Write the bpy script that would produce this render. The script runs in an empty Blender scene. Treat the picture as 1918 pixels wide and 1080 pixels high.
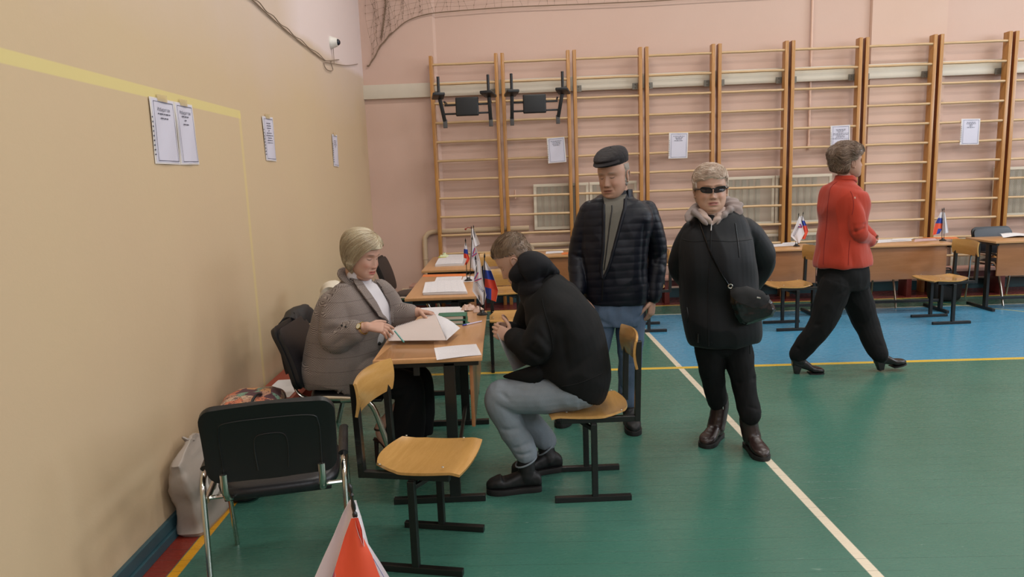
import bpy, bmesh, math, random
from mathutils import Vector, Matrix, noise
random.seed(7)
PI = math.pi
V = Vector
scene = bpy.context.scene
COL = scene.collection

# ------------------------------------------------------------------ camera model
CAM_F, CAM_P, CAM_Y, CAM_R, CAM_H = 1334.19, .1549453, .0106453, -.0369417, 1.6
def cam_axes():
    cy, sy, cp, sp = math.cos(CAM_Y), math.sin(CAM_Y), math.cos(CAM_P), math.sin(CAM_P)
    f = V((sy*cp, cy*cp, -sp)); r = V((cy, -sy, 0)); u = r.cross(f)
    c, s = math.cos(CAM_R), math.sin(CAM_R)
    return (c*r + s*u), (-s*r + c*u), f
CR, CU, CF = cam_axes()
def at(px, py, y):
    """world point at depth y seen at photo pixel (px, py)"""
    d = CR*((px-959)/CAM_F) + CU*((540-py)/CAM_F) + CF
    return V((0, 0, CAM_H)) + d*(y/d.y)
def atz(px, py, z=0.):
    d = CR*((px-959)/CAM_F) + CU*((540-py)/CAM_F) + CF
    return V((0, 0, CAM_H)) + d*((z-CAM_H)/d.z)
def atx(px, py, x):
    d = CR*((px-959)/CAM_F) + CU*((540-py)/CAM_F) + CF
    return V((0, 0, CAM_H)) + d*(x/d.x)
WA = -.0442448                      # direction of the back wall
WE = V((math.cos(WA), math.sin(WA), 0)); WN = V((-math.sin(WA), math.cos(WA), 0))
WD = 9.111                          # distance of the back wall
def W(u, off=0., z=0.):
    """point off metres in front of the back wall"""
    return WE*u + WN*(WD-off) + V((0, 0, z))

# ------------------------------------------------------------------ colours, materials
def lin(c):
    return c/12.92 if c <= .04045 else ((c+.055)/1.055)**2.4
def rgb(h):
    if isinstance(h, str):
        h = h.lstrip('#'); h = [int(h[i:i+2], 16) for i in (0, 2, 4)]
    return (lin(h[0]/255), lin(h[1]/255), lin(h[2]/255), 1)
MATS = {}
class NT:
    """tiny node helper"""
    def __init__(s, name):
        s.m = bpy.data.materials.new(name); s.m.use_nodes = True
        s.t = s.m.node_tree; s.n = s.t.nodes; s.b = s.n['Principled BSDF']
    def new(s, t, **k):
        n = s.n.new(t)
        for a, v in k.items():
            if a == 'ins':
                for i, x in v.items(): s.put(n, i, x)
            else: setattr(n, a, v)
        return n
    def put(s, n, i, x):
        if hasattr(x, 'is_output') or isinstance(x, bpy.types.NodeSocket): s.t.links.new(x, n.inputs[i])
        else: n.inputs[i].default_value = x
    def math(s, op, a, b=0., c=0., clamp=False):
        n = s.new('ShaderNodeMath', operation=op, use_clamp=clamp)
        s.put(n, 0, a); s.put(n, 1, b); s.put(n, 2, c); return n.outputs[0]
    def mix(s, f, a, b, bt='MIX'):
        n = s.new('ShaderNodeMix', data_type='RGBA', blend_type=bt)
        s.put(n, 0, f); s.put(n, 6, a); s.put(n, 7, b); return n.outputs[2]
    def noise(s, scale, det=3, rough=.55, vec=None, dist=0.):
        n = s.new('ShaderNodeTexNoise'); n.inputs['Scale'].default_value = scale
        n.inputs['Detail'].default_value = det; n.inputs['Roughness'].default_value = rough
        n.inputs['Distortion'].default_value = dist
        if vec is not None: s.t.links.new(vec, n.inputs['Vector'])
        return n.outputs['Fac']
    def coord(s, kind='Object'): return s.new('ShaderNodeTexCoord').outputs[kind]
    def pos(s): return s.new('ShaderNodeNewGeometry').outputs['Position']
    def scale(s, vec, sc, loc=(0, 0, 0), rot=(0, 0, 0)):
        n = s.new('ShaderNodeMapping'); s.t.links.new(vec, n.inputs[0])
        n.inputs['Scale'].default_value = sc; n.inputs['Location'].default_value = loc
        n.inputs['Rotation'].default_value = rot; return n.outputs[0]
    def sep(s, vec):
        n = s.new('ShaderNodeSeparateXYZ'); s.t.links.new(vec, n.inputs[0]); return n.outputs
    def ramp(s, f, stops):
        n = s.new('ShaderNodeValToRGB'); e = n.color_ramp.elements
        while len(e) < len(stops): e.new(.5)
        for i, (p, c) in enumerate(stops): e[i].position = p; e[i].color = c if len(c) == 4 else (*c, 1)
        s.put(n, 0, f); return n.outputs[0]
    def bump(s, h, strength=.3, dist=.01):
        n = s.new('ShaderNodeBump'); n.inputs['Strength'].default_value = strength
        n.inputs['Distance'].default_value = dist; s.put(n, 'Height', h)
        s.t.links.new(n.outputs[0], s.b.inputs['Normal'])
    def out(s, col=None, rough=None, metal=None, spec=None, **k):
        for nm, x in (('Base Color', col), ('Roughness', rough), ('Metallic', metal), ('Specular IOR Level', spec)):
            if x is not None: s.put(s.b, nm, x)
        for nm, x in k.items(): s.put(s.b, nm.replace('_', ' '), x)
        return s.m
def plain(name, col, rough=.5, metal=0., spec=.5, var=.06, scale=14., bump=0., bscale=60., **k):
    """single-colour paint, cloth or plastic with slight mottling"""
    if name in MATS: return MATS[name]
    t = NT(name); c = rgb(col); co = t.coord()
    n = t.noise(scale, 4, .6, co)
    f = t.math('MULTIPLY_ADD', n, var*2, 1-var)
    cc = t.new('ShaderNodeMix', data_type='RGBA', blend_type='MULTIPLY'); t.put(cc, 0, 1.); t.put(cc, 6, c)
    cmb = t.new('ShaderNodeCombineColor'); [t.put(cmb, i, f) for i in range(3)]
    t.put(cc, 7, cmb.outputs[0])
    if bump: t.bump(t.noise(bscale, 4, .6, co), bump, .004)
    MATS[name] = t.out(cc.outputs[2], rough, metal, spec, **k)
    return MATS[name]
def wood(name, c1, c2, rough=.35, axis=0, stretch=12., scale=3.5, bump=.05, coat=.2):
    if name in MATS: return MATS[name]
    t = NT(name); co = t.coord(); sc = [scale*stretch/3]*3; sc[axis] = scale/3
    v = t.scale(co, sc); n = t.noise(2.2, 5, .6, v, 1.2)
    n2 = t.noise(14, 3, .6, t.scale(co, [s*2.2 for s in sc]))
    f = t.math('ADD', t.math('MULTIPLY', n, .75), t.math('MULTIPLY', n2, .25))
    col = t.ramp(f, [(.3, rgb(c1)), (.7, rgb(c2))]); t.bump(n2, bump, .002)
    MATS[name] = t.out(col, rough, 0., .5, Coat_Weight=coat, Coat_Roughness=.15); return MATS[name]

# ------------------------------------------------------------------ mesh builder
def frame(t, ref):
    t = t.normalized(); s = ref - t*ref.dot(t)
    if s.length < 1e-5: s = t.orthogonal()
    s.normalize(); return s, t.cross(s)
def crom(P, k):
    """Catmull-Rom through tuples of floats / Vectors"""
    out = []
    n = len(P)
    for i in range(n-1):
        a, b, c, d = P[max(i-1, 0)], P[i], P[i+1], P[min(i+2, n-1)]
        for j in range(k):
            t = j/k
            out.append([(.5*((2*b[q]) + (c[q]-a[q])*t + (2*a[q]-5*b[q]+4*c[q]-d[q])*t*t + (3*b[q]-a[q]-3*c[q]+d[q])*t*t*t)) for q in range(len(b))])
    out.append(list(P[-1])); return out
class MB:
    def __init__(s): s.v = []; s.f = []; s.mi = []; s.cur = 0
    def add(s, vs, fs):
        o = len(s.v); s.v += [V(v) for v in vs]; s.f += [[i+o for i in f] for f in fs]; s.mi += [s.cur]*len(fs); return s
    def box(s, c, size, rot=None, taper=1.):
        x, y, z = [q/2 for q in size]; c = V(c)
        vs = [V((a*x*(taper if d > 0 else 1), b*y*(taper if d > 0 else 1), d*z)) for d in (-1, 1) for b in (-1, 1) for a in (-1, 1)]
        if rot is not None:
            R = rot if isinstance(rot, Matrix) else Matrix.Rotation(rot, 3, 'Z'); vs = [R@v for v in vs]
        return s.add([c+v for v in vs], [(0, 2, 3, 1), (4, 5, 7, 6), (0, 1, 5, 4), (2, 6, 7, 3), (0, 4, 6, 2), (1, 3, 7, 5)])
    def bar(s, a, b, w, h=None, ref=V((0, 0, 1))):
        """rectangular bar from a to b"""
        h = h or w; a = V(a); b = V(b); q, r = frame(b-a, V(ref)); q = q*h/2; r = r*w/2
        vs = [p+i*q+j*r for p in (a, b) for i, j in ((-1, -1), (1, -1), (1, 1), (-1, 1))]
        return s.add(vs, [(3, 2, 1, 0), (4, 5, 6, 7), (0, 1, 5, 4), (1, 2, 6, 5), (2, 3, 7, 6), (3, 0, 4, 7)])
    def tube(s, pts, r, n=10, ref=V((0, 0, 1)), ry=None, closed=False, cap=True, e=1.):
        """swept ellipse; r may be a list; pts Vectors"""
        pts = [V(p) for p in pts]; m = len(pts); rs = r if isinstance(r, (list, tuple)) else [r]*m
        rys = (ry if isinstance(ry, (list, tuple)) else [ry]*m) if ry is not None else rs
        ref = V(ref); vs = []; prev = None
        for i, p in enumerate(pts):
            a = pts[(i-1) % m] if (closed or i > 0) else p; b = pts[(i+1) % m] if (closed or i < m-1) else p
            t = (b-a).normalized()
            if i == 0 or prev is None: q, w = frame(t, ref)
            else: q, w = frame(t, prev)
            prev = q
            for j in range(n):
                an = 2*PI*j/n; ca, sa = math.cos(an), math.sin(an)
                if e != 1.: ca, sa = math.copysign(abs(ca)**e, ca), math.copysign(abs(sa)**e, sa)
                vs.append(p + q*(ca*rs[i]) + w*(sa*rys[i]))
        fs = []
        for i in range(m if closed else m-1):
            for j in range(n):
                k = (i+1) % m; fs.append((i*n+j, i*n+(j+1) % n, k*n+(j+1) % n, k*n+j))
        if cap and not closed: fs += [tuple(range(n-1, -1, -1)), tuple(range((m-1)*n, m*n))]
        return s.add(vs, fs)
    def rings(s, R, n=24, cap=True):
        """R: list of (center, xaxis, yaxis, rx, ry, expo)"""
        vs = []
        for c, ax, ay, rx, ry, e in R:
            for j in range(n):
                an = 2*PI*j/n; ca, sa = math.cos(an), math.sin(an)
                ca, sa = math.copysign(abs(ca)**e, ca), math.copysign(abs(sa)**e, sa)
                vs.append(V(c) + V(ax)*(ca*rx) + V(ay)*(sa*ry))
        m = len(R); fs = [(i*n+j, i*n+(j+1) % n, (i+1)*n+(j+1) % n, (i+1)*n+j) for i in range(m-1) for j in range(n)]
        if cap: fs += [tuple(range(n-1, -1, -1)), tuple(range((m-1)*n, m*n))]
        return s.add(vs, fs)
    def ball(s, c, r, n=16, m=10, R=None):
        r = V(r) if not isinstance(r, (int, float)) else V((r, r, r)); c = V(c); vs = []
        for i in range(1, m):
            th = PI*i/m
            for j in range(n):
                an = 2*PI*j/n; p = V((math.sin(th)*math.cos(an)*r.x, math.sin(th)*math.sin(an)*r.y, math.cos(th)*r.z))
                vs.append(c + (R@p if R is not None else p))
        top = V((0, 0, r.z)); vs += [c+(R@top if R is not None else top), c-(R@top if R is not None else top)]
        fs = [(i*n+j, (i+1)*n+j, (i+1)*n+(j+1) % n, i*n+(j+1) % n) for i in range(m-2) for j in range(n)]
        T = len(vs)-2; fs += [(T, j, (j+1) % n) for j in range(n)] + [(T+1, (m-2)*n+(j+1) % n, (m-2)*n+j) for j in range(n)]
        return s.add(vs, fs)
    def prism(s, poly, h, M=None):
        """extrude 2-D outline poly along local z from 0 to h, M 4x4 transform"""
        M = M or Matrix(); n = len(poly)
        vs = [M@V((x, y, 0)) for x, y in poly] + [M@V((x, y, h)) for x, y in poly]
        return s.add(vs, [tuple(range(n-1, -1, -1)), tuple(range(n, 2*n))] + [(i, (i+1) % n, n+(i+1) % n, n+i) for i in range(n)])
    def grid(s, P, thick=0., closed_u=False):
        """sheet from 2-D array of points, optionally thickened"""
        m, n = len(P), len(P[0]); vs = [V(p) for r in P for p in r]
        fs = [(i*n+j, i*n+j+1, (i+1)*n+j+1, (i+1)*n+j) for i in range(m-1) for j in range(n-1)]
        if not thick: return s.add(vs, fs)
        N = []
        for i in range(m):
            for j in range(n):
                a = vs[min(i+1, m-1)*n+j]-vs[max(i-1, 0)*n+j]; b = vs[i*n+min(j+1, n-1)]-vs[i*n+max(j-1, 0)]
                q = b.cross(a); N.append(q.normalized() if q.length > 1e-9 else V((0, 0, 1)))
        K = m*n; vs2 = [v+q*thick for v, q in zip(vs, N)]
        fs2 = [tuple(reversed([i+K for i in f])) for f in fs]
        ed = [(i*n, (i+1)*n) for i in range(m-1)] + [((m-1)*n+j, (m-1)*n+j+1) for j in range(n-1)] + [((i+1)*n+n-1, i*n+n-1) for i in range(m-1)] + [(j+1, j) for j in range(n-1)]
        return s.add(vs+vs2, fs+fs2+[(a, b, b+K, a+K) for a, b in ed])
    def join(s, o, M=None):
        k = len(s.v); s.v += [(M@v if M else v.copy()) for v in o.v]; s.f += [[i+k for i in f] for f in o.f]; s.mi += o.mi; return s
    def build(s, name, mat, parent=None, smooth=True, bevel=0., world=False, subsurf=0, angle=40, seg=2):
        me = bpy.data.meshes.new(name); off = V((0, 0, 0))
        if world and parent is not None: off = V(parent.location)
        me.from_pydata([tuple(v-off) for v in s.v], [], [tuple(f) for f in s.f])
        for m in (mat if isinstance(mat, (list, tuple)) else [mat]): me.materials.append(m)
        if any(s.mi):
            for p, i in zip(me.polygons, s.mi): p.material_index = i
        bm = bmesh.new(); bm.from_mesh(me); bmesh.ops.recalc_face_normals(bm, faces=bm.faces)
        if bevel:
            es = [e for e in bm.edges if len(e.link_faces) == 2 and e.calc_face_angle(0) > math.radians(35)]
            bmesh.ops.bevel(bm, geom=es, offset=bevel, segments=seg, profile=.6, affect='EDGES', clamp_overlap=True)
        bm.to_mesh(me); bm.free()
        o = bpy.data.objects.new(name, me); COL.objects.link(o)
        if parent is not None: o.parent = parent
        if smooth:
            for p in me.polygons: p.use_smooth = True
            try: me.set_sharp_from_angle(angle=math.radians(angle))
            except Exception: pass
        if subsurf:
            md = o.modifiers.new('s', 'SUBSURF'); md.levels = subsurf; md.render_levels = subsurf
        return o
def tag(o, label=None, cat=None, group=None, kind=None):
    if label: o['label'] = label
    if cat: o['category'] = cat
    if group: o['group'] = group
    if kind: o['kind'] = kind
    return o
def empty(name, loc, rz=0., label=None, cat=None, group=None):
    o = bpy.data.objects.new(name, None); COL.objects.link(o); o.location = loc; o.rotation_euler = (0, 0, rz)
    o.empty_display_size = .1
    return tag(o, label, cat, group)
def copy_tree(o, parent=None, **kw):
    c = o.copy(); COL.objects.link(c)
    if parent is not None: c.parent = parent
    for ch in [q for q in list(COL.objects) if q.parent == o]: copy_tree(ch, c)
    return c
def place(o, loc, rz, label, group=None):
    o.location = loc; o.rotation_euler = (0, 0, rz); o['label'] = label
    if group: o['group'] = group
    return o
def sweep(P, r, k=6, **kw):
    return [V(p) for p in crom([tuple(p) for p in P], k)]
LK=1.0; EXPO=-0.3
# ================================================================== ROOM
def floor_mat():
    t = NT('painted_floor_boards'); p = t.pos(); x, y, z = t.sep(p)
    d = t.math('ADD', t.math('MULTIPLY', x, WN.x), t.math('MULTIPLY', y, WN.y))
    def band(v, a, b, s=.004):
        lo = t.math('MULTIPLY_ADD', v, 1/s, -a/s, clamp=True); hi = t.math('MULTIPLY_ADD', v, -1/s, b/s, clamp=True)
        return t.math('MULTIPLY', lo, hi)
    n1 = t.noise(.9, 4, .6, p); n2 = t.noise(9, 4, .65, t.scale(p, (1, 6, 1)))
    green = t.mix(t.math('MULTIPLY_ADD', n1, 1.6, -.3, clamp=True), rgb('#386758'), rgb('#47776a'))
    green = t.mix(t.math('MULTIPLY', n2, .35), green, rgb('#305d50'))
    blue = t.mix(n2, rgb('#3d84a8'), rgb('#4c90b1'))
    col = green
    inb = t.math('MULTIPLY', band(d, 5.74, 7.99), t.math('MULTIPLY_ADD', x, 250., -1.42*250, clamp=True))
    col = t.mix(inb, col, blue)
    white = t.math('MULTIPLY', band(x, 1.397, 1.447), band(d, -3, 7.98))
    col = t.mix(white, col, rgb('#d8cdb8'))
    col = t.mix(band(d, 7.95, 7.995), col, rgb('#c8cfc4'))
    col = t.mix(t.math('MULTIPLY', band(d, 5.70, 5.765), t.math('MULTIPLY_ADD', x, 100, 141, clamp=True)), col, rgb('#d2b042'))
    # thin diagonal yellow line at the right
    q = t.math('ADD', t.math('MULTIPLY', x, .765), t.math('MULTIPLY', y, .6437))
    q0 = 4.638*.765+8.319*.6437
    col = t.mix(t.math('MULTIPLY', band(q, q0-.015, q0+.015), band(x, 4.5, 9)), col, rgb('#b8b268'))
    col = t.mix(band(d, 8.49, 8.55), col, rgb('#c9a24a'))
    red = t.mix(n2, rgb('#8a3528'), rgb('#7a2c22'))
    col = t.mix(t.math('MULTIPLY_ADD', d, 250, -8.55*250, clamp=True), col, rgb('#6d2a28'))
    col = t.mix(t.math('MULTIPLY_ADD', x, -250, -1.463*250, clamp=True), col, red)
    col = t.mix(t.math('MULTIPLY', band(x, -1.463, -1.413), band(d, -3, 8.55)), col, rgb('#d89a20'))
    # boards run along x: gaps every 9 cm
    wob = t.math('MULTIPLY', t.noise(.35, 1, .5, t.scale(p, (1, .0, 1))), .004)
    fr = t.math('FRACT', t.math('DIVIDE', t.math('ADD', d, wob), .092))
    gap = t.math('MULTIPLY', band(fr, .0, .035, .01), t.math('GREATER_THAN', t.noise(1.7, 2, .5, t.scale(p, (.5, 9, 1))), .43))
    col = t.mix(t.math('MULTIPLY', gap, .55), col, rgb('#2b4038'))
    # scratches and worn spots
    sc = t.math('GREATER_THAN', t.noise(16, 2, .5, t.scale(p, (1, 5, 1)), 1.), .755)
    col = t.mix(t.math('MULTIPLY', sc, .3), col, rgb('#a9bdae'))
    h = t.math('SUBTRACT', t.math('MULTIPLY', n2, .25), gap)
    hh = t.math('ADD', h, t.math('MULTIPLY', t.noise(3.2, 2, .5, p), .5))
    t.bump(hh, .25, .004)
    rr = t.math('MULTIPLY_ADD', n2, .16, .20)
    return t.out(col, rr, 0., .6)
def wall_mat(name, c1, c2, c3, top=None):
    t = NT(name); p = t.pos(); x, y, z = t.sep(p)
    n = t.noise(.7, 4, .6, p); n2 = t.noise(5, 4, .6, p)
    col = t.mix(t.math('MULTIPLY_ADD', n, 2.2, -.6, clamp=True), rgb(c1), rgb(c2))
    col = t.mix(t.math('MULTIPLY', n2, .25), col, rgb(c3))
    if top: col = top(t, col, x, y, z, n)
    t.bump(t.noise(38, 5, .65, p), .18, .004)
    return t.out(col, .62, 0., .35)
def left_top(t, col, x, y, z, n):
    # lighter plaster above, pale patch high near the corner, faint yellow outline of an old painted rectangle
    f = t.math('MULTIPLY_ADD', t.math('ADD', z, t.math('MULTIPLY', n, .9)), 1.1, -2.9, clamp=True)
    col = t.mix(t.math('MULTIPLY', f, .8), col, rgb('#cbb8ad'))
    g = t.math('ADD', z, t.math('MULTIPLY', y, -.02))
    f2 = t.math('MULTIPLY', t.math('MULTIPLY_ADD', t.math('ADD', g, t.math('MULTIPLY', n, .12)), 14, -2.72*14, clamp=True), t.math('MULTIPLY_ADD', y, 1.5, -5.6*1.5, clamp=True))
    col = t.mix(t.math('MULTIPLY', f2, .85), col, rgb('#dccbc8'))
    def band(v, a, b, s=.006):
        return t.math('MULTIPLY', t.math('MULTIPLY_ADD', v, 1/s, -a/s, clamp=True), t.math('MULTIPLY_ADD', v, -1/s, b/s, clamp=True))
    st = t.math('MULTIPLY', band(z, 2.02, 2.075), band(y, -3, 4.61))
    col = t.mix(t.math('MULTIPLY', st, .65), col, rgb('#d8c87e'))
    st = t.math('MULTIPLY', band(y, 4.56, 4.62, .02), band(z, .0, 2.06))
    return t.mix(t.math('MULTIPLY', st, .35), col, rgb('#dcc878'))
M_floor = floor_mat()
M_left = wall_mat('cream_wall_paint', '#c6ae8c', '#c4aa8c', '#bfa583', left_top)
M_back = wall_mat('pink_wall_paint', '#ccae9f', '#c8a898', '#d0b4a7')
M_panel = wall_mat('pale_wall_paint', '#d0b2a2', '#ccac9a', '#d4b8a8')
M_ceil = plain('white_ceiling_paint', '#e4ded4', .8)
M_beam = plain('cream_beam_paint', '#cfc6b6', .45, var=.04)
M_teal = plain('teal_skirting_paint', '#2f4f58', .4, var=.1)

o = MB().box((4.0, 3.2, -.05), (13.4, 12.6, .1)).build('floor', M_floor, smooth=False); tag(o, kind='structure')
# left wall runs from (-1.585, .5) to (-1.65, 9.2)
LW = lambda y: -1.597-.0083*(y-2.8)
H = 5.6
o = MB().prism([(LW(-3)-.15, -3), (LW(-3), -3), (LW(9.6), 9.6), (LW(9.6)-.15, 9.6)], H).build('wall_left', M_left, smooth=False); tag(o, kind='structure')
Mw = Matrix.Translation((0, 0, 0)) @ Matrix.Rotation(WA, 4, 'Z')
o = MB().prism([(-2.6, WD), (10.2, WD), (10.2, WD+.15), (-2.6, WD+.15)], H, Mw).build('wall_back', M_back, smooth=False); tag(o, kind='structure')
o = MB().prism([(LW(0)-.0, -3.1), (10.3, -3.1), (10.3, -3.0), (LW(0)-.0, -3.0)], H).build('wall_rear', M_back, smooth=False); tag(o, kind='structure')
o = MB().prism([(10.0, -3.0), (10.1, -3.0), (10.1, 8.6), (10.0, 8.6)], H).build('wall_right', M_panel, smooth=False); tag(o, kind='structure')
o = MB().box((4.2, 3.2, H+.05), (12.2, 12.8, .1)).build('ceiling', M_ceil, smooth=False); tag(o, kind='structure')
# slightly proud corner pilaster and wall panel
o = MB().prism([(-2.3, WD-.035), (-1.16, WD-.035), (-1.13, WD), (-2.3, WD)], H, Mw).build('trim_1', M_back, smooth=False); tag(o, kind='structure')
o = MB().prism([(4.13, WD-.02), (4.14, WD-.045), (5.03, WD-.045), (5.04, WD-.02), (5.04, WD), (4.13, WD)], H, Mw).build('trim_2', M_panel, smooth=False); tag(o, kind='structure')
# skirting
sk = MB()
for y0, y1 in ((-2.9, 9.05),):
    for (a, b, z0, z1) in ((0, .032, 0, .045), (0, .02, .045, .1)):
        sk.prism([(LW(y0)+a, y0), (LW(y0)+b, y0), (LW(y1)+b, y1), (LW(y1)+a, y1)], z1-z0, Matrix.Translation((0, 0, z0)))
tag(sk.build('baseboard_left', M_teal, smooth=False, bevel=.004), kind='structure')
tag(MB().prism([(-2.0, WD-.06), (10, WD-.06), (10, WD), (-2.0, WD)], .12, Mw).build('baseboard_back', M_teal, smooth=False, bevel=.005), kind='structure')

# ---- painted plank across the back wall with end plate
bm_ = empty('wall_plank', W(-2.0, .06, 2.7), WA, 'long cream painted plank running along the pink wall behind the climbing bars', 'plank')
MB().box((4.2, .0, 0), (9.1, .05, .17)).build('plank', M_beam, bm_, bevel=.004)
eb = MB().box((-.315, -.012, 0), (.03, .13, .24)).add([V((-.33, -.077, -.12)), V((-.25, -.077, -.12)), V((-.33, -.077, -.19)), V((-.33, -.05, -.12)), V((-.25, -.05, -.12)), V((-.33, -.05, -.19))], [(0, 1, 2), (5, 4, 3), (0, 3, 4, 1), (1, 4, 5, 2), (2, 5, 3, 0)])
eb.build('end_bracket', M_beam, bm_, bevel=.003)

# ---- vertical conduit
M_cond = plain('pink_conduit_paint', '#d9b4a0', .4)
o = MB().tube([W(3.43, .03, z) for z in (1.86, 3, 5.5)], .014, 10).box(W(3.43, .03, 1.84), (.035, .03, .05)).build('cable_conduit', M_cond)
tag(o, 'thin pink vertical cable conduit running up the wall behind the sixth climbing frame', 'conduit')

# ---- heating pipes
M_pipe = plain('cream_pipe_paint', '#c9b295', .4, var=.08, bump=.1)
P = [W(-1.72, .07, .2), W(-1.50, .07, .2), W(-1.42, .07, .24), W(-1.395, .07, .32), W(-1.395, .07, .80), W(-1.37, .07, .90), W(-1.29, .07, .945), W(-1.1, .07, .95), W(-.06, .07, .955)]
o = MB().tube(sweep(P, 0), .033, 14).tube([W(-1.395, .07, .60), W(-1.395, .07, .615)], .038, 14).build('heating_pipe', M_pipe)
tag(o, 'thick cream heating pipe rising near the corner and bending along the back wall', 'pipe')
P = [W(-.03, .07, .12), W(-.03, .07, .66), W(-.02, .07, .715), W(.04, .07, .735), W(1.5, .07, .735)]
o = MB().tube(sweep(P, 0), .03, 14).tube([W(.86, .07, .66), W(.86, .07, .80)], .012, 8).build('heating_pipe', M_pipe)
tag(o, 'low cream heating pipe running under the radiator behind the seated man', 'pipe')
o = MB().tube([W(1.9, .07, .80), W(4.0, .07, .80)], .028, 12).build('heating_pipe', M_pipe)
tag(o, 'low cream heating pipe between upper and lower grilles behind the dark coat', 'pipe')
vl = empty('pipe_valve', W(-.2, .06, 1.36), WA, 'small pink painted valve on the wall left of the first radiator guard', 'valve')
MB().tube([V((-.1, 0, 0)), V((.04, 0, 0))], .014, 8).tube([V((-.02, -.02, .08)), V((-.02, -.02, -.03))], .01, 8).build('body', M_cond, vl)
MB().ball((-.11, -.01, 0), (.02, .02, .02)).build('knob', M_cond, vl)

# ---- radiator guards (expanded-metal lattice in white frames) with a ribbed radiator behind
M_guard = plain('white_guard_paint', '#cfc5b2', .45, var=.05)
M_rad = plain('radiator_enamel', '#8f8578', .5)
def guard(u0, u1, z0, z1, label, split=None):
    r = empty('radiator_guard', W((u0+u1)/2, .095, z0), WA, label, 'radiator guard', 'lattice radiator guards on the back wall')
    w = u1-u0; h = z1-z0; fr = MB(); fw = .035
    for z in (fw/2, h-fw/2): fr.box((0, 0, z), (w, .02, fw))
    for x in (-w/2+fw/2, w/2-fw/2): fr.box((x, 0, h/2), (fw, .02, h-2*fw))
    fr.build('guard_frame', M_guard, r, bevel=.003, smooth=False)
    la = MB(); cw, chh = .030, .020; nx = int((w-2*fw)/cw); nz = int((h-2*fw)/chh); sx = (w-2*fw)/nx; sz = (h-2*fw)/nz; x0 = -w/2+fw; zz = fw; th = .0058
    for k in range(nz):
        # zigzag strand: bottom edge of one row of diamonds
        for mir in (0, 1):
            vs = []
            for i in range(2*nx+1):
                x = x0+i*sx/2; z = zz+k*sz+(sz if (i+mir) % 2 else 0)*1.0
                vs += [V((x, -.001, z-th/2)), V((x, -.001, z+th/2))]
            la.add(vs, [(2*i, 2*i+2, 2*i+3, 2*i+1) for i in range(2*nx)])
    la.build('lattice', M_guard, r, smooth=False)
    rd = MB(); n = int((w-.1)/.085)
    for i in range(n): rd.box((-w/2+.07+i*.085, .048, h/2), (.05, .06, h-.06))
    rd.build('radiator', M_rad, r, bevel=.012)
    return r
guard(.01, .70, .93, 1.50, 'white lattice radiator guard behind the second climbing frame, left half of the pair')
guard(.71, 1.30, .93, 1.50, 'white lattice radiator guard partly hidden behind the man in the flat cap')
guard(2.40, 3.0, .90, 1.50, 'white lattice radiator guard just right of the head of the woman in the dark coat')
guard(3.01, 3.70, .90, 1.50, 'white lattice radiator guard left of the woman in the red jacket')
guard(5.66, 6.4, .90, 1.50, 'white lattice radiator guard at the right edge of the picture, above desk height')
guard(.10, 1.30, .12, .68, 'low white lattice guard under the pipe behind the desk beside the seated man')
guard(2.2, 3.72, .15, .78, 'low white lattice guard behind the small flag pair and the wooden chair')
guard(5.2, 6.4, .15, .66, 'low white lattice guard behind the rightmost desk')

# ---- bench along the back wall
M_benchtop = plain('faded_pink_bench_paint', '#b58a7c', .5, var=.12)
M_benchred = plain('dark_red_bench_paint', '#6b2b28', .45, var=.15)
def bench(u0, u1, off, label, z=.31, group=None):
    r = empty('gym_bench', W((u0+u1)/2, off, 0), WA, label, 'bench', group); w = u1-u0
    MB().box((0, 0, z), (w, .26, .035)).build('bench_top', M_benchtop, r, bevel=.005)
    MB().box((0, -.0, z-.06), (w-.1, .04, .09)).build('stretcher', M_benchred, r, bevel=.004)
    for x in (-w/2+.3, 0, w/2-.3):
        MB().box((x, 0, z/2-.01), (.06, .2, z-.02)).build('leg', M_benchred, r, bevel=.004)
bench(1.3, 3.9, .39, 'long low red bench behind the desks, middle of the back wall')
bench(4.2, 7.0, .39, 'long low red bench behind the desks at the right side of the back wall')
bench(-1.55, -.35, .39, 'low red bench in the far left corner behind the desks')
# red bench along the left wall beside the woman in tweed
M_red = plain('brick_red_bench_paint', '#8f3a2a', .45, var=.12)
lb = empty('gym_bench', (-1.45, 4.37, 0), 0, 'brick red low bench against the cream wall behind the tilted black office chair', 'bench')
MB().box((0, 0, .30), (.26, 1.5, .04)).build('bench_top', M_red, lb, bevel=.005)
MB().box((0, 0, .23), (.04, 1.4, .1)).build('stretcher', M_red, lb, bevel=.004)
for y in (-.6, .6): MB().box((0, y, .14), (.2, .06, .28)).build('leg', M_red, lb, bevel=.004)

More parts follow.
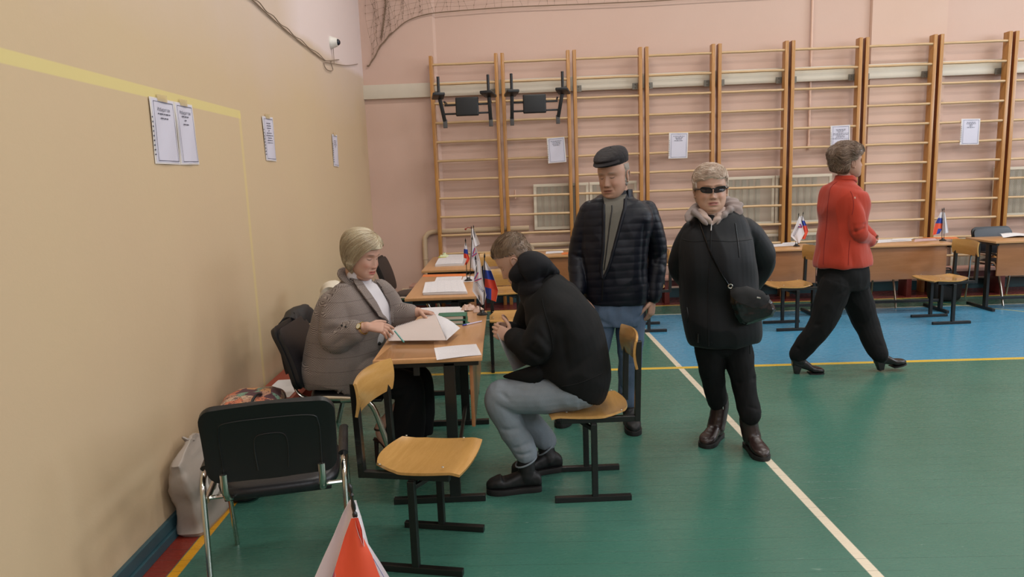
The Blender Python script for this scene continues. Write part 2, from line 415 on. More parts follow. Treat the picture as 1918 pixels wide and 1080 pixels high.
# ---- climbing frames (wall bars)
M_up = wood('varnished_pine_upright', '#9c6a30', '#c08a4c', .35, axis=2, stretch=14, scale=3)
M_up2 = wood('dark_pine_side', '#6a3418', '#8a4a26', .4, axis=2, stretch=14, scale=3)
M_rung = wood('pale_rung_wood', '#bd9a6e', '#cdae86', .35, axis=0, stretch=9, scale=4)
M_brk = plain('galvanised_bracket', '#77736a', .45, .6)
def wallbars():
    r = empty('climbing_frame', (0, 0, 0)); r['category'] = 'wall bars'
    # local: x along wall from 0 to .79, y = toward the wall, origin at front-left
    for x in (0, .79):
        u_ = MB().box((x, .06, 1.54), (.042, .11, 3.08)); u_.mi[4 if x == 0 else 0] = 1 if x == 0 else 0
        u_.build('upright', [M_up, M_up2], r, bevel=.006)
    for k in range(13):
        z = 2.975-.23*k
        P = [V((.02+.75*i/6, .03, z+.0015*math.sin(i*1.7+k))) for i in range(7)]
        MB().tube(P, .0155, 10, ry=.0165).build('rung', M_rung, r)
    for x in (.05, .74):
        b = MB().box((x, .125, 2.64), (.07, .006, .075)).box((x-.033 if x < .3 else x+.033, .1, 2.64), (.006, .05, .075))
        for dz in (-.02, .02): b.ball((x, .12, 2.64+dz), .006, 8, 6)
        b.build('bracket', M_brk, r, smooth=False)
    return r
wb = wallbars()
ords = ['leftmost climbing frame, nearest the corner, with a black dip station hung on it', 'second climbing frame from the corner, with a black dip station and a notice',
        'climbing frame rising directly behind the man in the flat cap, third from the corner', 'climbing frame with a notice, between man in cap and woman in sunglasses',
        'climbing frame directly right of the head of the woman in sunglasses', 'climbing frame with a notice behind the woman in the red jacket',
        'climbing frame just right of the head of the woman in the red jacket', 'climbing frame with a notice behind the desk with a flag pair at the right', 'climbing frame cut off by the right edge of the picture']
for i in range(9):
    o = wb if i == 0 else copy_tree(wb)
    place(o, W(-1.182+.867*i, .225, 0), WA, 'pine '+ords[i], 'pine climbing frames along the back wall')
# dark wooden packing blocks between frames at plank height
M_blk = wood('brown_wood_block', '#8a5a38', '#a87850', .5, axis=2)

# ---- dip stations hung on the first two frames
M_blackm = plain('black_powder_coat', '#15171a', .38, var=.15)
M_blackl = plain('black_vinyl', '#16191c', .42, var=.08, bump=.12, bscale=180)
M_greyp = plain('grey_plastic_cap', '#4e4c4c', .5)
def dips(uc, label, tl, tr):
    r = empty('dip_station', W(uc, .5, 2.2), WA, label, 'dip station', 'black dip stations hung on climbing frames')
    for s, tt in ((-1, tl), (1, tr)):
        x = s*.27
        MB().bar((x, -.02, .06), (x+tt, -.06, .36), .042, .042, V((0, 1, 0))).bar((x, -.02, .30), (x, .22, .30), .02).build('side_bar', M_blackm, r, bevel=.004)
        MB().bar((x, -.02, .0), (x, -.02, .10), .046, .046, V((0, 1, 0))).build('end_cap', M_greyp, r, bevel=.003)
        MB().tube([V((x+tt, -.10, .34)), V((x+tt+s*.0, -.10, .58))], .017, 10).build('grip', M_blackm, r)
        MB().box((x+tt+.0*s, -.16, .355), (.14, .26, .035), Matrix.Rotation(-.2*s, 3, 'Z')@Matrix.Rotation(-.10, 3, 'X')).build('arm_pad', M_blackl, r, bevel=.014)
    for z in (.26, .16): MB().bar((-.27, -.02, z), (.27, -.02, z), .022, .022).build('cross_bar', M_blackm, r, bevel=.003)
    MB().box((0, -.05, .235), (.27, .05, .215)).build('back_pad', M_blackl, r, bevel=.016, seg=3)
dips(-.735, 'black dip station with square back pad hung on the leftmost climbing frame', -.05, -.01)
dips(.055, 'black dip station with square back pad hung on the second climbing frame', .01, .06)

# ---- surveillance camera dome on left wall
M_cam = plain('white_plastic', '#d8d4cc', .35)
M_dome = plain('smoked_dome', '#141824', .08)
cp = V((LW(7.4), 7.4, 2.985))
r = empty('dome_camera', cp, 0, 'small white dome surveillance camera high on the wall near the corner', 'camera')
MB().rings([(V((x, 0, 0)), V((0, 1, 0)), V((0, 0, 1)), q, q, 1.) for x, q in ((0, .062), (.012, .062), (.02, .056), (.07, .04), (.072, .03))], 24).build('housing', M_cam, r)
MB().ball((.068, 0, 0), (.032, .032, .032)).build('lens_dome', M_dome, r)

# ---- wires
M_wire = plain('grey_wire', '#8a7766', .6)
def wallpts(L, x=None): return [V((LW(atx(a, b, -1.6).y)+.012, atx(a, b, -1.6).y, atx(a, b, LW(atx(a, b, -1.6).y)).z)) for a, b in L]
Pw = wallpts([(250, -190), (340, -110), (440, -20), (470, 0), (505, 32), (540, 62), (575, 90), (612, 118)])
o = MB().tube(sweep(Pw, 0, 8), .005, 6).tube([p+V((.004, .05, .012+.008*math.sin(i))) for i, p in enumerate(sweep(Pw, 0, 8))], .004, 6).build('wire_bundle', M_wire)
tag(o, 'pair of thin twisted wires drooping across the top of the cream wall', 'wire')
Pw = wallpts([(612, 118), (625, 118), (640, 117), (625, 120), (628, 136), (616, 134), (612, 122), (630, 124), (655, 128), (676, 126)])
o = MB().tube(sweep(Pw, 0, 6), .004, 6).tube([cp+V((.02, .02, -.04)), V((LW(7.4)+.012, 7.45, 2.79))], .003, 6).build('wire_loop', M_wire)
tag(o, 'loose loops of thin wire hanging below the dome camera', 'wire')

# ---- gym net sagging across the top of back wall
M_net = plain('brown_net_cord', '#7c6652', .8)
def wp(px, py, off):
    # intersection with plane off in front of the back wall
    d = CR*((px-959)/CAM_F)+CU*((540-py)/CAM_F)+CF; o_ = V((0, 0, CAM_H)); q = W(0, off)
    t = ((q-o_).dot(WN))/d.dot(WN); return o_+d*t
edge = [wp(a, b, .06) for a, b in ((688, 125), (696, 116), (716, 82), (740, 57), (765, 38), (803, 26), (860, 20), (960, 13), (1060, 9), (1200, 3), (1300, -3), (1500, -14), (1900, -40))]
es_ = sweep(edge, 0, 6)
r = empty('gym_net', edge[0], 0, 'brown ball net bunched in the corner and strung along the top of the back wall', 'net')
MB().tube(es_, .006, 6).tube([p+WN*-.004+V((0, 0, .01*math.sin(i*1.3))) for i, p in enumerate(es_[:18])], .008, 6).build('edge_cord', M_net, r, world=True)
nt = MB(); rr_ = random.Random(3)
cols = []
for i in range(6, len(es_), 1):
    b = es_[i]; top = V((b.x+.15*math.sin(i), b.y, 4.3)); c = []
    for k in range(14):
        f = k/13; q = b.lerp(top, f); q = q + WN*(-.02-.03*math.sin(k*1.1+i*.6)) + WE*(.02*math.sin(k*.8+i*2.1)); c.append(q)
    cols.append(c); nt.tube(c, .0013, 3)
for k in range(1, 14):
    for i in range(len(cols)-1): nt.tube([cols[i][k], cols[i+1][k]+V((0, 0, .0))], .0012, 3, cap=False)
for i, c in enumerate(cols):
    for k in range(1, 13):
        if rr_.random() < .5: nt.ball(c[k], .006, 5, 4)
g = [wp(722, 0, .09), wp(721, 25, .09), wp(718, 50, .09), wp(714, 76, .08)]
for s_ in range(5):
    nt.tube([p+WE*(.012*math.sin(j*2+s_*1.3))+V((0, 0, .01*s_)) for j, p in enumerate(sweep([V((g[0].x, g[0].y, 4.4))]+g, 0, 8))], .0035, 5)
no = nt.build('netting', M_net, r, world=True); no['kind'] = 'stuff'

# ---- ceiling lamps and side windows (behind / above the viewpoint)
M_lamp = NT('lamp_diffuser'); M_lamp = M_lamp.out(rgb('#fff6e6'), .5, Emission_Color=rgb('#fff4e4'), Emission_Strength=1.2)
def area(name, loc, rot, sx, sy, power, col=(1, 1, 1)):
    L = bpy.data.lights.new(name, 'AREA'); L.shape = 'RECTANGLE'; L.size = sx; L.size_y = sy; L.energy = power; L.color = col
    o = bpy.data.objects.new(name, L); COL.objects.link(o); o.location = loc; o.rotation_euler = rot; return o
# ================================================================== FURNITURE
M_ply = wood('varnished_plywood', '#b08448', '#c6985a', .22, axis=0, stretch=7, scale=3, coat=.5)
M_plyedge = wood('plywood_edge', '#a37438', '#c9a468', .4, axis=0)
M_frame = plain('black_painted_steel', '#131312', .35, 0., var=.2, bump=.05)
M_lam = wood('beech_laminate', '#b98858', '#c6976a', .28, axis=0, stretch=12, scale=2.2, coat=.25, bump=.02)
M_lam2 = wood('beech_panel', '#95623c', '#a8724a', .32, axis=0, stretch=10, scale=2.2, coat=.15, bump=.02)
M_chrome = plain('chrome_tube', '#c9c6bd', .16, 1., var=.03)
M_cap = plain('black_plastic', '#101112', .45, var=.1)
M_leather = plain('black_leather', '#1b1b1f', .38, var=.12, bump=.15, bscale=140)
M_screw = plain('steel_screw', '#b9b4a8', .3, .8)

def student_chair():
    """faces local +Y, seat top .455"""
    r = empty('student_chair', (0, 0, 0)); r['category'] = 'chair'
    for s in (-1, 1):
        x = s*.185
        MB().bar((x, -.19, .014), (x, .19, .014), .028, .028).build('foot_bar', M_frame, r, bevel=.003, smooth=False)
        MB().bar((x, -.01, .028), (x, -.01, .40), .03, .03, V((0, 1, 0))).build('leg', M_frame, r, bevel=.003, smooth=False)
        MB().bar((s*.17, -.235, .415), (s*.17, .15, .415), .028, .028).build('seat_rail', M_frame, r, bevel=.003, smooth=False)
        MB().bar((s*.17, -.225, .40), (s*.17, -.235, .80), .03, .028, V((0, 1, 0))).build('back_post', M_frame, r, bevel=.003, smooth=False)
    MB().bar((-.185, -.01, .39), (.185, -.01, .39), .024).bar((-.16, -.01, .36), (-.06, .1, .41), .018).bar((.16, -.01, .36), (.06, .1, .41), .018).build('brace', M_frame, r, bevel=.002, smooth=False)
    # curved plywood seat, waterfall front, rounded rear corners
    P = []
    for i in range(15):
        v = i/14; y = -.20+.41*v; row = []
        hw = .195*(1-.22*max(0, .3-v)**1.2/.3**1.2) if v < .3 else .195
        for j in range(13):
            u = j/12*2-1; x = u*hw
            yy = y - (.035*(u*u) if v < .2 else .035*u*u*max(0, 1-(v-.2)/.2))*-1 - (.012*u*u if v > .9 else 0)
            z = .443 + .006*(u*u) - .012*math.sin(PI*min(1, v*1.1)) - (.010*((v-.82)/.18)**2 if v > .82 else 0) + (.008*(1-v/.15) if v < .15 else 0)
            row.append((x, yy, z))
        P.append(row)
    st = MB().grid(P, -.011).build('seat', [M_ply], r, bevel=.0, angle=50)
    sc = MB()
    for sx in (-1, 1):
        for sy in (-.15, .12): sc.ball((sx*.165, sy, .4555), (.006, .006, .003), 8, 4)
    sc.build('screws', M_screw, st)
    P = []
    for i in range(9):
        v = i/8; z = .665+.155*v; row = []
        for j in range(15):
            u = j/14*2-1
            zz = z + (.0 if 0 < i < 8 else 0) - (.012*u*u if i == 8 else 0)
            row.append((u*.20, -.215-.028*(1-u*u) + .012*math.sin(PI*v) + .0*v, zz))
        P.append(row)
    MB().grid(P, .011).build('backrest', M_ply, r, angle=50)
    return r
def desk(label, loc, rot, group=None):
    """local long axis X (1.2), visitor side -Y, top .75"""
    r = empty('school_desk', loc, rot, label, 'desk', group)
    MB().box((0, 0, .739), (1.2, .53, .022)).build('tabletop', M_lam, r, bevel=.004)
    MB().box((0, -.205, .55), (1.08, .018, .345)).build('modesty_panel', M_lam2, r, bevel=.003)
    for s in (-1, 1):
        x = s*.565
        MB().bar((x, -.25, .016), (x, .21, .016), .032, .032).build('foot_bar', M_frame, r, bevel=.003, smooth=False)
        MB().bar((x, -.10, .03), (x, -.10, .72), .03, .055, V((0, 1, 0))).build('leg', M_frame, r, bevel=.003, smooth=False)
        MB().bar((x, -.245, .715), (x, .21, .715), .03, .024).bar((x, .06, .66), (x, .06, .72), .024, .03, V((0, 1, 0))).build('top_rail', M_frame, r, bevel=.003, smooth=False)
    MB().bar((-.56, -.10, .12), (.56, -.10, .12), .02, .03).build('stretcher', M_frame, r, bevel=.003, smooth=False)
    return r
def visitor_chair(arms=True, mat=None, lean=.16, hb=.315, zb=.515):
    """faces local +Y; chrome tube frame, padded black seat and back"""
    mat = mat or M_leather
    r = empty('office_chair', (0, 0, 0)); r['category'] = 'chair'
    # seat cushion
    def cushion(w, d, h, M, ex=.5, dome=.012):
        m = MB(); R = []
        for i, (z, k) in enumerate(((0, .90), (h*.2, .985), (h*.55, 1.), (h*.85, .975), (h, .90), (h+dome*.6, .6), (h+dome, .25))):
            R.append((M@V((0, 0, z)), (M.to_3x3()@V((1, 0, 0))), (M.to_3x3()@V((0, 1, 0))), w/2*k, d/2*k, ex))
        return m.rings(R, 40)
    cushion(.47, .44, .055, Matrix.Translation((0, .02, .425))@Matrix.Rotation(.05, 4, 'X')).build('seat', mat, r, angle=60)
    MB().box((0, .02, .418), (.40, .38, .018)).build('seat_board', M_cap, r, bevel=.005)
    # back shell (plastic, rear) and pad (front): slightly curved
    tilt = Matrix.Translation((0, -.235, zb))@Matrix.Rotation(lean, 4, 'X')
    def panel(w, h, t0, t1, curve, nx=19, nz=25, rc=.06):
        P = []
        for i in range(nz):
            v = i/(nz-1); v = .5-.5*math.cos(PI*v); z = v*h; e = min(z, h-z); row = []
            hw = w/2 - (rc-math.sqrt(max(0, rc*rc-(rc-e)**2)) if e < rc else 0) - .006*(1-v)**2
            for j in range(nx):
                u = j/(nx-1)*2-1; row.append(tilt@V((u*hw, t0-curve*(1-u*u)+.025*math.sin(PI*v)*.6, z)))
            P.append(row)
        return MB().grid(P, t1)
    sh = panel(.48, hb, 0, .022, -.006).build('back_shell', M_cap, r, bevel=.006, angle=50)
    def ridge(L): return [tilt@V((x, -.0225+.006*(1-(x/.24)**2)+.025*math.sin(PI*z/hb)*.6, z)) for x, z in L]
    rg = MB()
    rg.tube(sweep(ridge([(-.175, .03), (-.178, .15), (-.175, .215), (-.15, .245), (0, .25), (.15, .245), (.175, .215), (.178, .15), (.175, .03)]), 0, 5), .003, 6)
    rg.tube(sweep(ridge([(-.055, .04), (-.06, .12), (-.05, .175), (0, .185), (.05, .175), (.06, .12), (.055, .04)]), 0, 5), .003, 6)
    rg.build('moulded_ridge', M_cap, sh)
    panel(.465, hb-.02, .024, .034, -.006).build('back_pad', mat, r, bevel=.012, angle=60, seg=3)
    for s in (-1, 1):
        x = s*.255
        fr = MB()
        if arms:
            L = [(x, -.30, .0), (x, -.262, .28), (x, -.25, .46), (x, -.23, .52), (x, -.17, .54), (x, .10, .54)]
            fr.tube(sweep(L, 0, 5), .0155, 12, V((0, 1, 0)), ry=.0105)
            fr.build('rear_leg', M_chrome, r)
            L = [(x, .30, 0), (x, .235, .25), (x, .15, .44), (x, .0, .445), (x, -.20, .44)]
            MB().tube(sweep(L, 0, 5), .0155, 12, V((0, 1, 0)), ry=.0105).build('front_leg', M_chrome, r)
            MB().tube(sweep([(x, -.17, .553), (x, -.05, .56), (x, .12, .555), (x, .20, .53)], 0, 5), .019, 12, V((1, 0, 0)), ry=.012).build('armrest', M_cap, r)
        else:
            L = [(x, -.30, .0), (x, -.24, .22), (x, -.19, .44), (x, .12, .445)]
            fr.tube(sweep(L, 0, 5), .0155, 12, V((0, 1, 0)), ry=.0105).build('rear_leg', M_chrome, r)
            L = [(x, .28, 0), (x, .22, .25), (x, .15, .43), (x, .0, .445)]
            MB().tube(sweep(L, 0, 5), .0155, 12, V((0, 1, 0)), ry=.0105).build('front_leg', M_chrome, r)
        MB().tube(sweep([(s*.16, -.05, .43), (s*.17, -.2, .435), (s*.175, -.262, .48), (s*.175, -.275, .56)], 0, 5), .013, 10, ry=.008, ref=V((1, 0, 0))).build('back_strut', M_chrome, r)
    MB().tube([V((-.255, .08, .435)), V((.255, .08, .435))], .009, 8).tube([V((-.255, -.17, .435)), V((.255, -.17, .435))], .009, 8).build('cross_tube', M_chrome, r)
    return r

# ---- desks
G = 'beech school desks with black steel frames'
D1 = desk('beech desk in front of the woman in tweed, register and papers on it', (-.385, 3.95, 0), PI/2, G)
D2 = desk('middle beech desk of the left row, open register and orange folder on it', (-.47, 5.75, 0), PI/2, G)
D3 = desk('farthest beech desk of the left row, nearest the back wall', (-.52, 7.34, 0), PI/2, G)
D0 = desk('nearest beech desk carrying the big foreground flag pair, mostly below the frame', (-.52, .78, 0), PI/2, G)
def wdesk(u, off, label): return desk(label, W(u, off, 0), WA, G)
DM = wdesk(.63, 1.22, 'beech desk glimpsed between the seated man and the man in the cap')
DR1 = wdesk(2.42, 1.35, 'beech desk behind the woman in the dark coat, small flag pair on its corner')
DR2 = wdesk(3.80, 1.30, 'beech desk with scattered papers behind the woman in the red jacket')
DR3 = wdesk(5.42, 1.28, 'beech desk cut off by the right edge of the picture, black chair behind it')

# ---- student chairs
sc0 = student_chair(); GC = 'plywood school chairs with black steel frames'
place(sc0, (-.36, 2.92, 0), -PI/2-math.radians(12), 'empty plywood school chair in the foreground, left of centre, its back to the wall', GC)
L_ = [((.40, 3.51, 0), PI/2, 'plywood school chair the man in the black hoodie sits on'),
      ((.06, 5.93, 0), PI+.02, 'plywood school chair between the seated man and the middle desk of the left row'),
      ((-.05, 7.33, 0), PI, 'plywood school chair beside the farthest desk of the left row, behind the seated man\'s face'),
      ((1.44, 7.22, 0), PI/2-.03, 'plywood school chair behind the man in the cap, only its black feet showing'),
      ((2.86, 7.03, 0), PI/2, 'plywood school chair between the woman in sunglasses and the woman in red'),
      ((4.42, 7.05, 0), PI/2, 'plywood school chair right of the woman in the red jacket')]
for loc, rz, lb_ in L_: place(copy_tree(sc0), loc, rz, lb_, GC)

# ---- visitor chairs
vc = visitor_chair(); GV = 'black padded office chairs with chrome legs'
place(vc, (-.945, 2.80, 0), math.radians(12), 'black padded office chair seen from behind in the left foreground', GV)
vt = visitor_chair(arms=False, lean=.30, hb=.375, zb=.490)
VC = [vc, place(vt, (-.90, 3.98, 0), -PI/2-.03, 'black leather office chair the woman in tweed sits on, jacket over its back', GV),
      place(copy_tree(vt), (-.86, 4.90, 0), -PI/2, 'black office chair beside the cream wall with a pale garment on its back', GV),
      place(copy_tree(vt), (-.93, 7.22, 0), -PI/2-.05, 'black office chair at the farthest left desk, glimpsed past the seated woman\'s face', GV)]
L_ = [(W(.79, .87), PI+WA, 'black office chair behind the desk between the two men, only its rounded top showing'),
      (W(2.02, .92), PI+WA, 'black office chair with one chrome leg showing left of the woman in sunglasses', ),
      (W(3.75, .88), PI+WA, 'black office chair hidden behind the woman in red, chrome legs below the desk panel'),
      (W(5.37, .90), PI+WA+.1, 'black office chair with rounded back behind the rightmost desk')]
for loc, rz, lb_ in L_: VC.append(place(copy_tree(vc), loc, rz, lb_, GV))
# ================================================================== THINGS ON WALLS, DESKS AND FLOOR
T = .7505
M_paper = plain('white_paper', '#dcd9da', .6, var=.03)
def lined(name, dirx=True, n=26., dark='#8f93a6', cols=0.):
    if name in MATS: return MATS[name]
    t = NT(name); uv = t.coord('UV'); x, y, z = t.sep(uv)
    a, b = (y, x) if dirx else (x, y)
    r = t.math('FRACT', t.math('MULTIPLY', a, n)); l = t.math('LESS_THAN', t.math('ABSOLUTE', t.math('SUBTRACT', r, .5)), .17)
    w = t.math('GREATER_THAN', t.noise(1., 1, .5, t.scale(uv, (55 if dirx else n*1., n if dirx else 55, 1))), .47)
    m = t.math('MULTIPLY', t.math('MULTIPLY', l, w), t.math('LESS_THAN', t.math('ABSOLUTE', t.math('SUBTRACT', b, .5)), .44))
    if cols:
        c = t.math('LESS_THAN', t.math('FRACT', t.math('MULTIPLY', b, cols)), .04); m = t.math('MAXIMUM', m, t.math('MULTIPLY', c, .6))
    MATS[name] = t.out(t.mix(t.math('MULTIPLY', m, .42), rgb('#dcd9dc'), rgb(dark)), .6); return MATS[name]
M_form = lined('printed_form', True, 24, cols=6.)
M_form2 = lined('printed_list', True, 34, '#8a8fa8')
def uvgrid(o, nu, nv):
    me = o.data; uv = me.uv_layers.new(name='UVMap')
    for l in me.loops:
        i = l.vertex_index % (nu*nv); uv.data[l.index].uv = ((i % nv)/(nv-1), 1-(i//nv)/(nu-1))
def quad_sheet(C, z, mat, name, label=None, thick=.0006, curl=.002, group=None, parent=None, nu=9, nv=9, cat='paper', zs=None):
    """C = four corners (far-left, far-right, near-right, near-left) as world points"""
    C = [V(c) for c in C]; P = []
    for i in range(nu):
        a = C[0].lerp(C[3], i/(nu-1)); b = C[1].lerp(C[2], i/(nu-1)); row = []
        for j in range(nv):
            p = a.lerp(b, j/(nv-1)); p = V((p.x, p.y, p.z + curl*(math.sin(i*.7+j*.5)+1)*.5)); row.append(p)
        P.append(row)
    o = MB().grid(P, thick).build(name, mat, parent, smooth=True, angle=60); uvgrid(o, nu, nv)
    if label: tag(o, label, cat, group)
    return o
GP = 'loose papers and forms on the desks'
def desk_sheet(px, label, mat=None, z=T, **k):
    return quad_sheet([atz(a, b, z) for a, b in px], z, mat or M_form, k.pop('name', 'paper_sheet'), label, group=k.pop('group', GP), **k)
def pile(px, label, h=.012, mat=None, name='paper_pile', z=T, side=None, sheets=None, cat='papers', group=None):
    """stack of sheets: block body plus printed top sheet"""
    C = [atz(a, b, z) for a, b in px]; c = sum(C, V())/4; r = empty(name, (c.x, c.y, z), 0, label, cat, group)
    b = MB(); n = max(2, int(h/.004)); rr = random.Random(int(c.x*1000))
    for i in range(n):
        dx, dy = rr.uniform(-.003, .003), rr.uniform(-.003, .003)
        b.prism([(p.x+dx, p.y+dy) for p in (C[3], C[2], C[1], C[0])], h/n*.9, Matrix.Translation((0, 0, z+i*h/n)))
    b.build('stacked_sheets', side or M_paper, r, smooth=False, world=True)
    o = quad_sheet([V((p.x, p.y, z+h)) for p in C], z, mat or M_form, 'top_sheet', curl=.003)
    o.parent = r
    for v in o.data.vertices: v.co -= r.location
    return r
# --- desk 1
M_film = NT('clear_plastic_film'); M_film = M_film.out(rgb('#b98a5c'), .12, 0., .5, Alpha=.45)
o = desk_sheet([(735, 646), (812, 640), (817, 668), (703, 673)], 'clear plastic film taped to the near end of the front desk', M_film, name='plastic_film', cat='film', group=None, z=T+.0006, thick=.0004, curl=0)
desk_sheet([(813, 652), (892, 644), (902, 665), (818, 674)], 'printed list lying at the near right corner of the front desk', M_form2, curl=.004)
desk_sheet([(786, 577), (862, 574), (860, 590), (790, 592)], 'clear file with a printed form beyond the open register on the front desk', M_form, curl=.003, name='document_sheet')
desk_sheet([(850, 576), (866, 576), (872, 588), (845, 590)], 'small white sheet right of the clear file on the front desk', M_paper, curl=.002)
# register: thick block with a big page being turned
M_pagebk = plain('pinkish_page_back', '#cdbfba', .6, var=.02)
Cn = [atz(744, 621, T), atz(846, 621, T), atz(838, 637, T), atz(728, 639, T)]
c = sum(Cn, V())/4
reg = empty('register_book', (c.x, c.y, T), 0, 'large open register with a page being turned by the woman in tweed', 'register')
b = MB()
for i in range(5): b.prism([(p.x+.001*i, p.y) for p in (Cn[3], Cn[2], Cn[1], Cn[0])], .0032, Matrix.Translation((0, 0, T+.0038*i)))
b.build('page_block', M_paper, reg, smooth=False, world=True)
P = []
bl, br = atz(727, 638, T+.022), atz(836, 637, T+.022); tl, tr = at(742, 612, 3.90), at(816, 589, 4.0)
for i in range(13):
    f = i/12; row = []
    for j in range(15):
        g = j/14; p = bl.lerp(br, g).lerp(tl.lerp(tr, g), f); p += V((0, -.05*math.sin(PI*f)*(.6+.4*g), .02*math.sin(PI*f))); row.append(p)
    P.append(row)
pg = MB().grid(P, .0012).build('turned_page', M_pagebk, reg, world=True, angle=70)
P = []
a0, a1, a2, a3 = at(815, 590, 4.0), at(862, 614, 3.86), at(862, 618, 3.84), at(836, 637, 3.60)
for i in range(9):
    f = i/8; row = []
    for j in range(9):
        g = j/8; p = (tr+V((-.0, .002, 0))).lerp(V(br)+V((.0, .002, 0)), f).lerp(a1.lerp(a3, f), g); p += V((0, 0, .012*math.sin(PI*g)*(1-f))); row.append(p)
    P.append(row)
quad = MB().grid(P, .001).build('inner_page', M_form2, reg, world=True, angle=70); uvgrid(quad, 9, 9)
# torn perforation teeth along the top of the page
tm = MB()
for j in range(26):
    g = (j+.5)/26; p = tl.lerp(tr, g); tm.box(p+V((0, 0, .002)), (.004, .001, .007))
tm.build('perforated_edge', M_paper, reg, smooth=False, world=True)
M_grn = plain('green_book_cover', '#2f6b55', .45, var=.08)
M_pages = plain('book_page_block', '#cfc9bb', .7)
for i, lb_ in enumerate(('green hardback book, lower of the two beside the register', 'green hardback book, upper of the two beside the register')):
    z0 = T+.001+i*.026; p = atz(848, 604, T); r = empty('hardback_book', (p.x, p.y, z0), -.06+.05*i, lb_, 'book', 'green books stacked on the front desk')
    MB().box((-.008, 0, .0125), (.15, .11, .019)).build('page_block', M_pages, r, smooth=False)
    MB().box((0, 0, .0015), (.17, .12, .003)).box((0, 0, .0235), (.17, .12, .003)).box((.084, 0, .0125), (.004, .12, .025)).build('cover', M_grn, r, bevel=.001)
p = atz(869, 604, T)
o = MB().prism([(-.02, -.05), (.035, -.01), (.0, .05), (-.02, .05)], .004, Matrix.Translation((p.x, p.y, T))).build('green_folder_flap', M_grn, smooth=False); tag(o, 'small dark green flap of card sticking out right of the green books', 'card')
def pen(a, b, name, label, c1, c2, r=.0042, tip='#e0c9a0'):
    a, b = V(a), V(b); g = empty(name, a, 0, label, 'pen'); d = (b-a)
    MB().tube([a+d*.02, a+d*.80], r, 8).build('barrel', plain(name+'_barrel_'+c1.strip('#'), c1, .3), g, world=True)
    MB().tube([a+d*.80, a+d*.97, b], [r*1.15, r*1.0, r*.35], 8).build('cap', plain(name+'_cap_'+c2.strip('#'), c2, .3), g, world=True)
    return g
pen(atz(903, 601, T+.005), atz(866, 609, T+.005), 'ballpoint_pen', 'white pen with a blue cap lying right of the green books', '#c9c2d8', '#2c2a9a')
# crumpled wrappers
def crumple(c, sx, sy, sz, mat, label, seed=0, name='crumpled_wrapper', cat='wrapper', group='crumpled paper wrappers on the front desk'):
    P = []
    for i in range(9):
        row = []
        for j in range(9):
            u, v = i/8*2-1, j/8*2-1; h = sz*(1-max(abs(u), abs(v))**2)*(.5+abs(noise.noise(V((u*2+seed, v*2, seed)))*1.6)); row.append(V(c)+V((u*sx+.01*noise.noise(V((v*3, seed, u))), v*sy, h+.0008)))
        P.append(row)
    o = MB().grid(P, .0006).build(name, mat, angle=25); tag(o, label, cat, group); return o
M_wrap = plain('pinkish_wrapper', '#c8a898', .4, var=.15)
crumple(atz(877, 578, T), .045, .06, .035, M_wrap, 'crumpled pinkish wrapper near the base of the front flag pair', 3)
crumple(atz(896, 582, T), .035, .05, .03, M_wrap, 'crumpled white and red wrapper directly under the front flag pair', 8)
# --- desk 2
M_or = plain('orange_folder', '#d8763a', .45, var=.05)
pile([(797, 533), (866, 528), (875, 551), (792, 553)], 'thick open register of printed forms on the middle desk', .02, name='register_book', cat='register')
desk_sheet([(818, 519), (866, 517), (864, 525), (814, 527)], 'white form lying behind the register on the middle desk', M_form)
desk_sheet([(868, 518), (887, 517), (888, 527), (864, 528)], 'white form beside the flag base on the middle desk', M_form2)
desk_sheet([(793, 514), (873, 512), (872, 516.5), (791, 518)], 'orange folder along the far edge of the middle desk', M_or, name='folder', cat='folder', group=None, thick=.004, curl=0)
# --- desk 3
pile([(822, 487), (868, 484), (870, 497), (815, 499)], 'register of printed forms on the farthest left desk', .02, name='register_book', cat='register')
desk_sheet([(838, 477), (868, 476), (868, 481), (836, 482)], 'white papers at the far end of the farthest left desk', M_form)
M_yel = plain('yellow_folder', '#b9bf4a', .45)
desk_sheet([(822, 479.5), (880, 478), (880, 480.6), (821, 482)], 'thin yellow green folder on the farthest left desk', M_yel, name='folder', cat='folder', group=None, thick=.004, curl=0)
crumple(atz(832, 480, T), .05, .05, .035, plain('greenish_wrap', '#c9cfa8', .5), 'crumpled pale bag on the farthest left desk', 5, 'crumpled_bag', 'bag', None)
# --- middle back desk
desk_sheet([(1023, 471), (1054, 469.5), (1056, 473), (1022, 475)], 'white paper on the desk glimpsed behind the seated man', M_form)
desk_sheet([(1052, 473), (1068, 472), (1068, 476), (1052, 477)], 'orange sheet on the desk glimpsed behind the seated man', M_or)
# --- right desks
desk_sheet([(1445, 457.5), (1490, 455), (1487, 460), (1442, 462.5)], 'white papers on the desk left of the small flag pair', M_form)
desk_sheet([(1466, 454.5), (1492, 453.5), (1495, 456), (1465, 457.5)], 'white sheet directly behind the small flag pair base', M_form2, z=T+.001)
desk_sheet([(1642, 449), (1705, 446.5), (1708, 451), (1640, 455)], 'white papers beside the elbow of the woman in red', M_form)
desk_sheet([(1672, 447), (1712, 446), (1706, 449), (1670, 450.5)], 'white sheet lying askew on the papers beside the woman in red', M_paper, z=T+.003)
desk_sheet([(1714, 447.5), (1752, 446), (1755, 450), (1712, 452.5)], 'pinkish form left of the flag pair on the right desk', plain('pink_form', '#c9a8a8', .6))
desk_sheet([(1720, 444.6), (1790, 443.2), (1800, 447.5), (1760, 446.6)], 'orange folder behind the flag pair on the right desk', M_or, name='folder', cat='folder', group=None, thick=.003, curl=0)
desk_sheet([(1872, 439.5), (1925, 438), (1930, 444), (1880, 445.5)], 'white papers on the rightmost desk at the picture edge', M_paper, curl=.02)
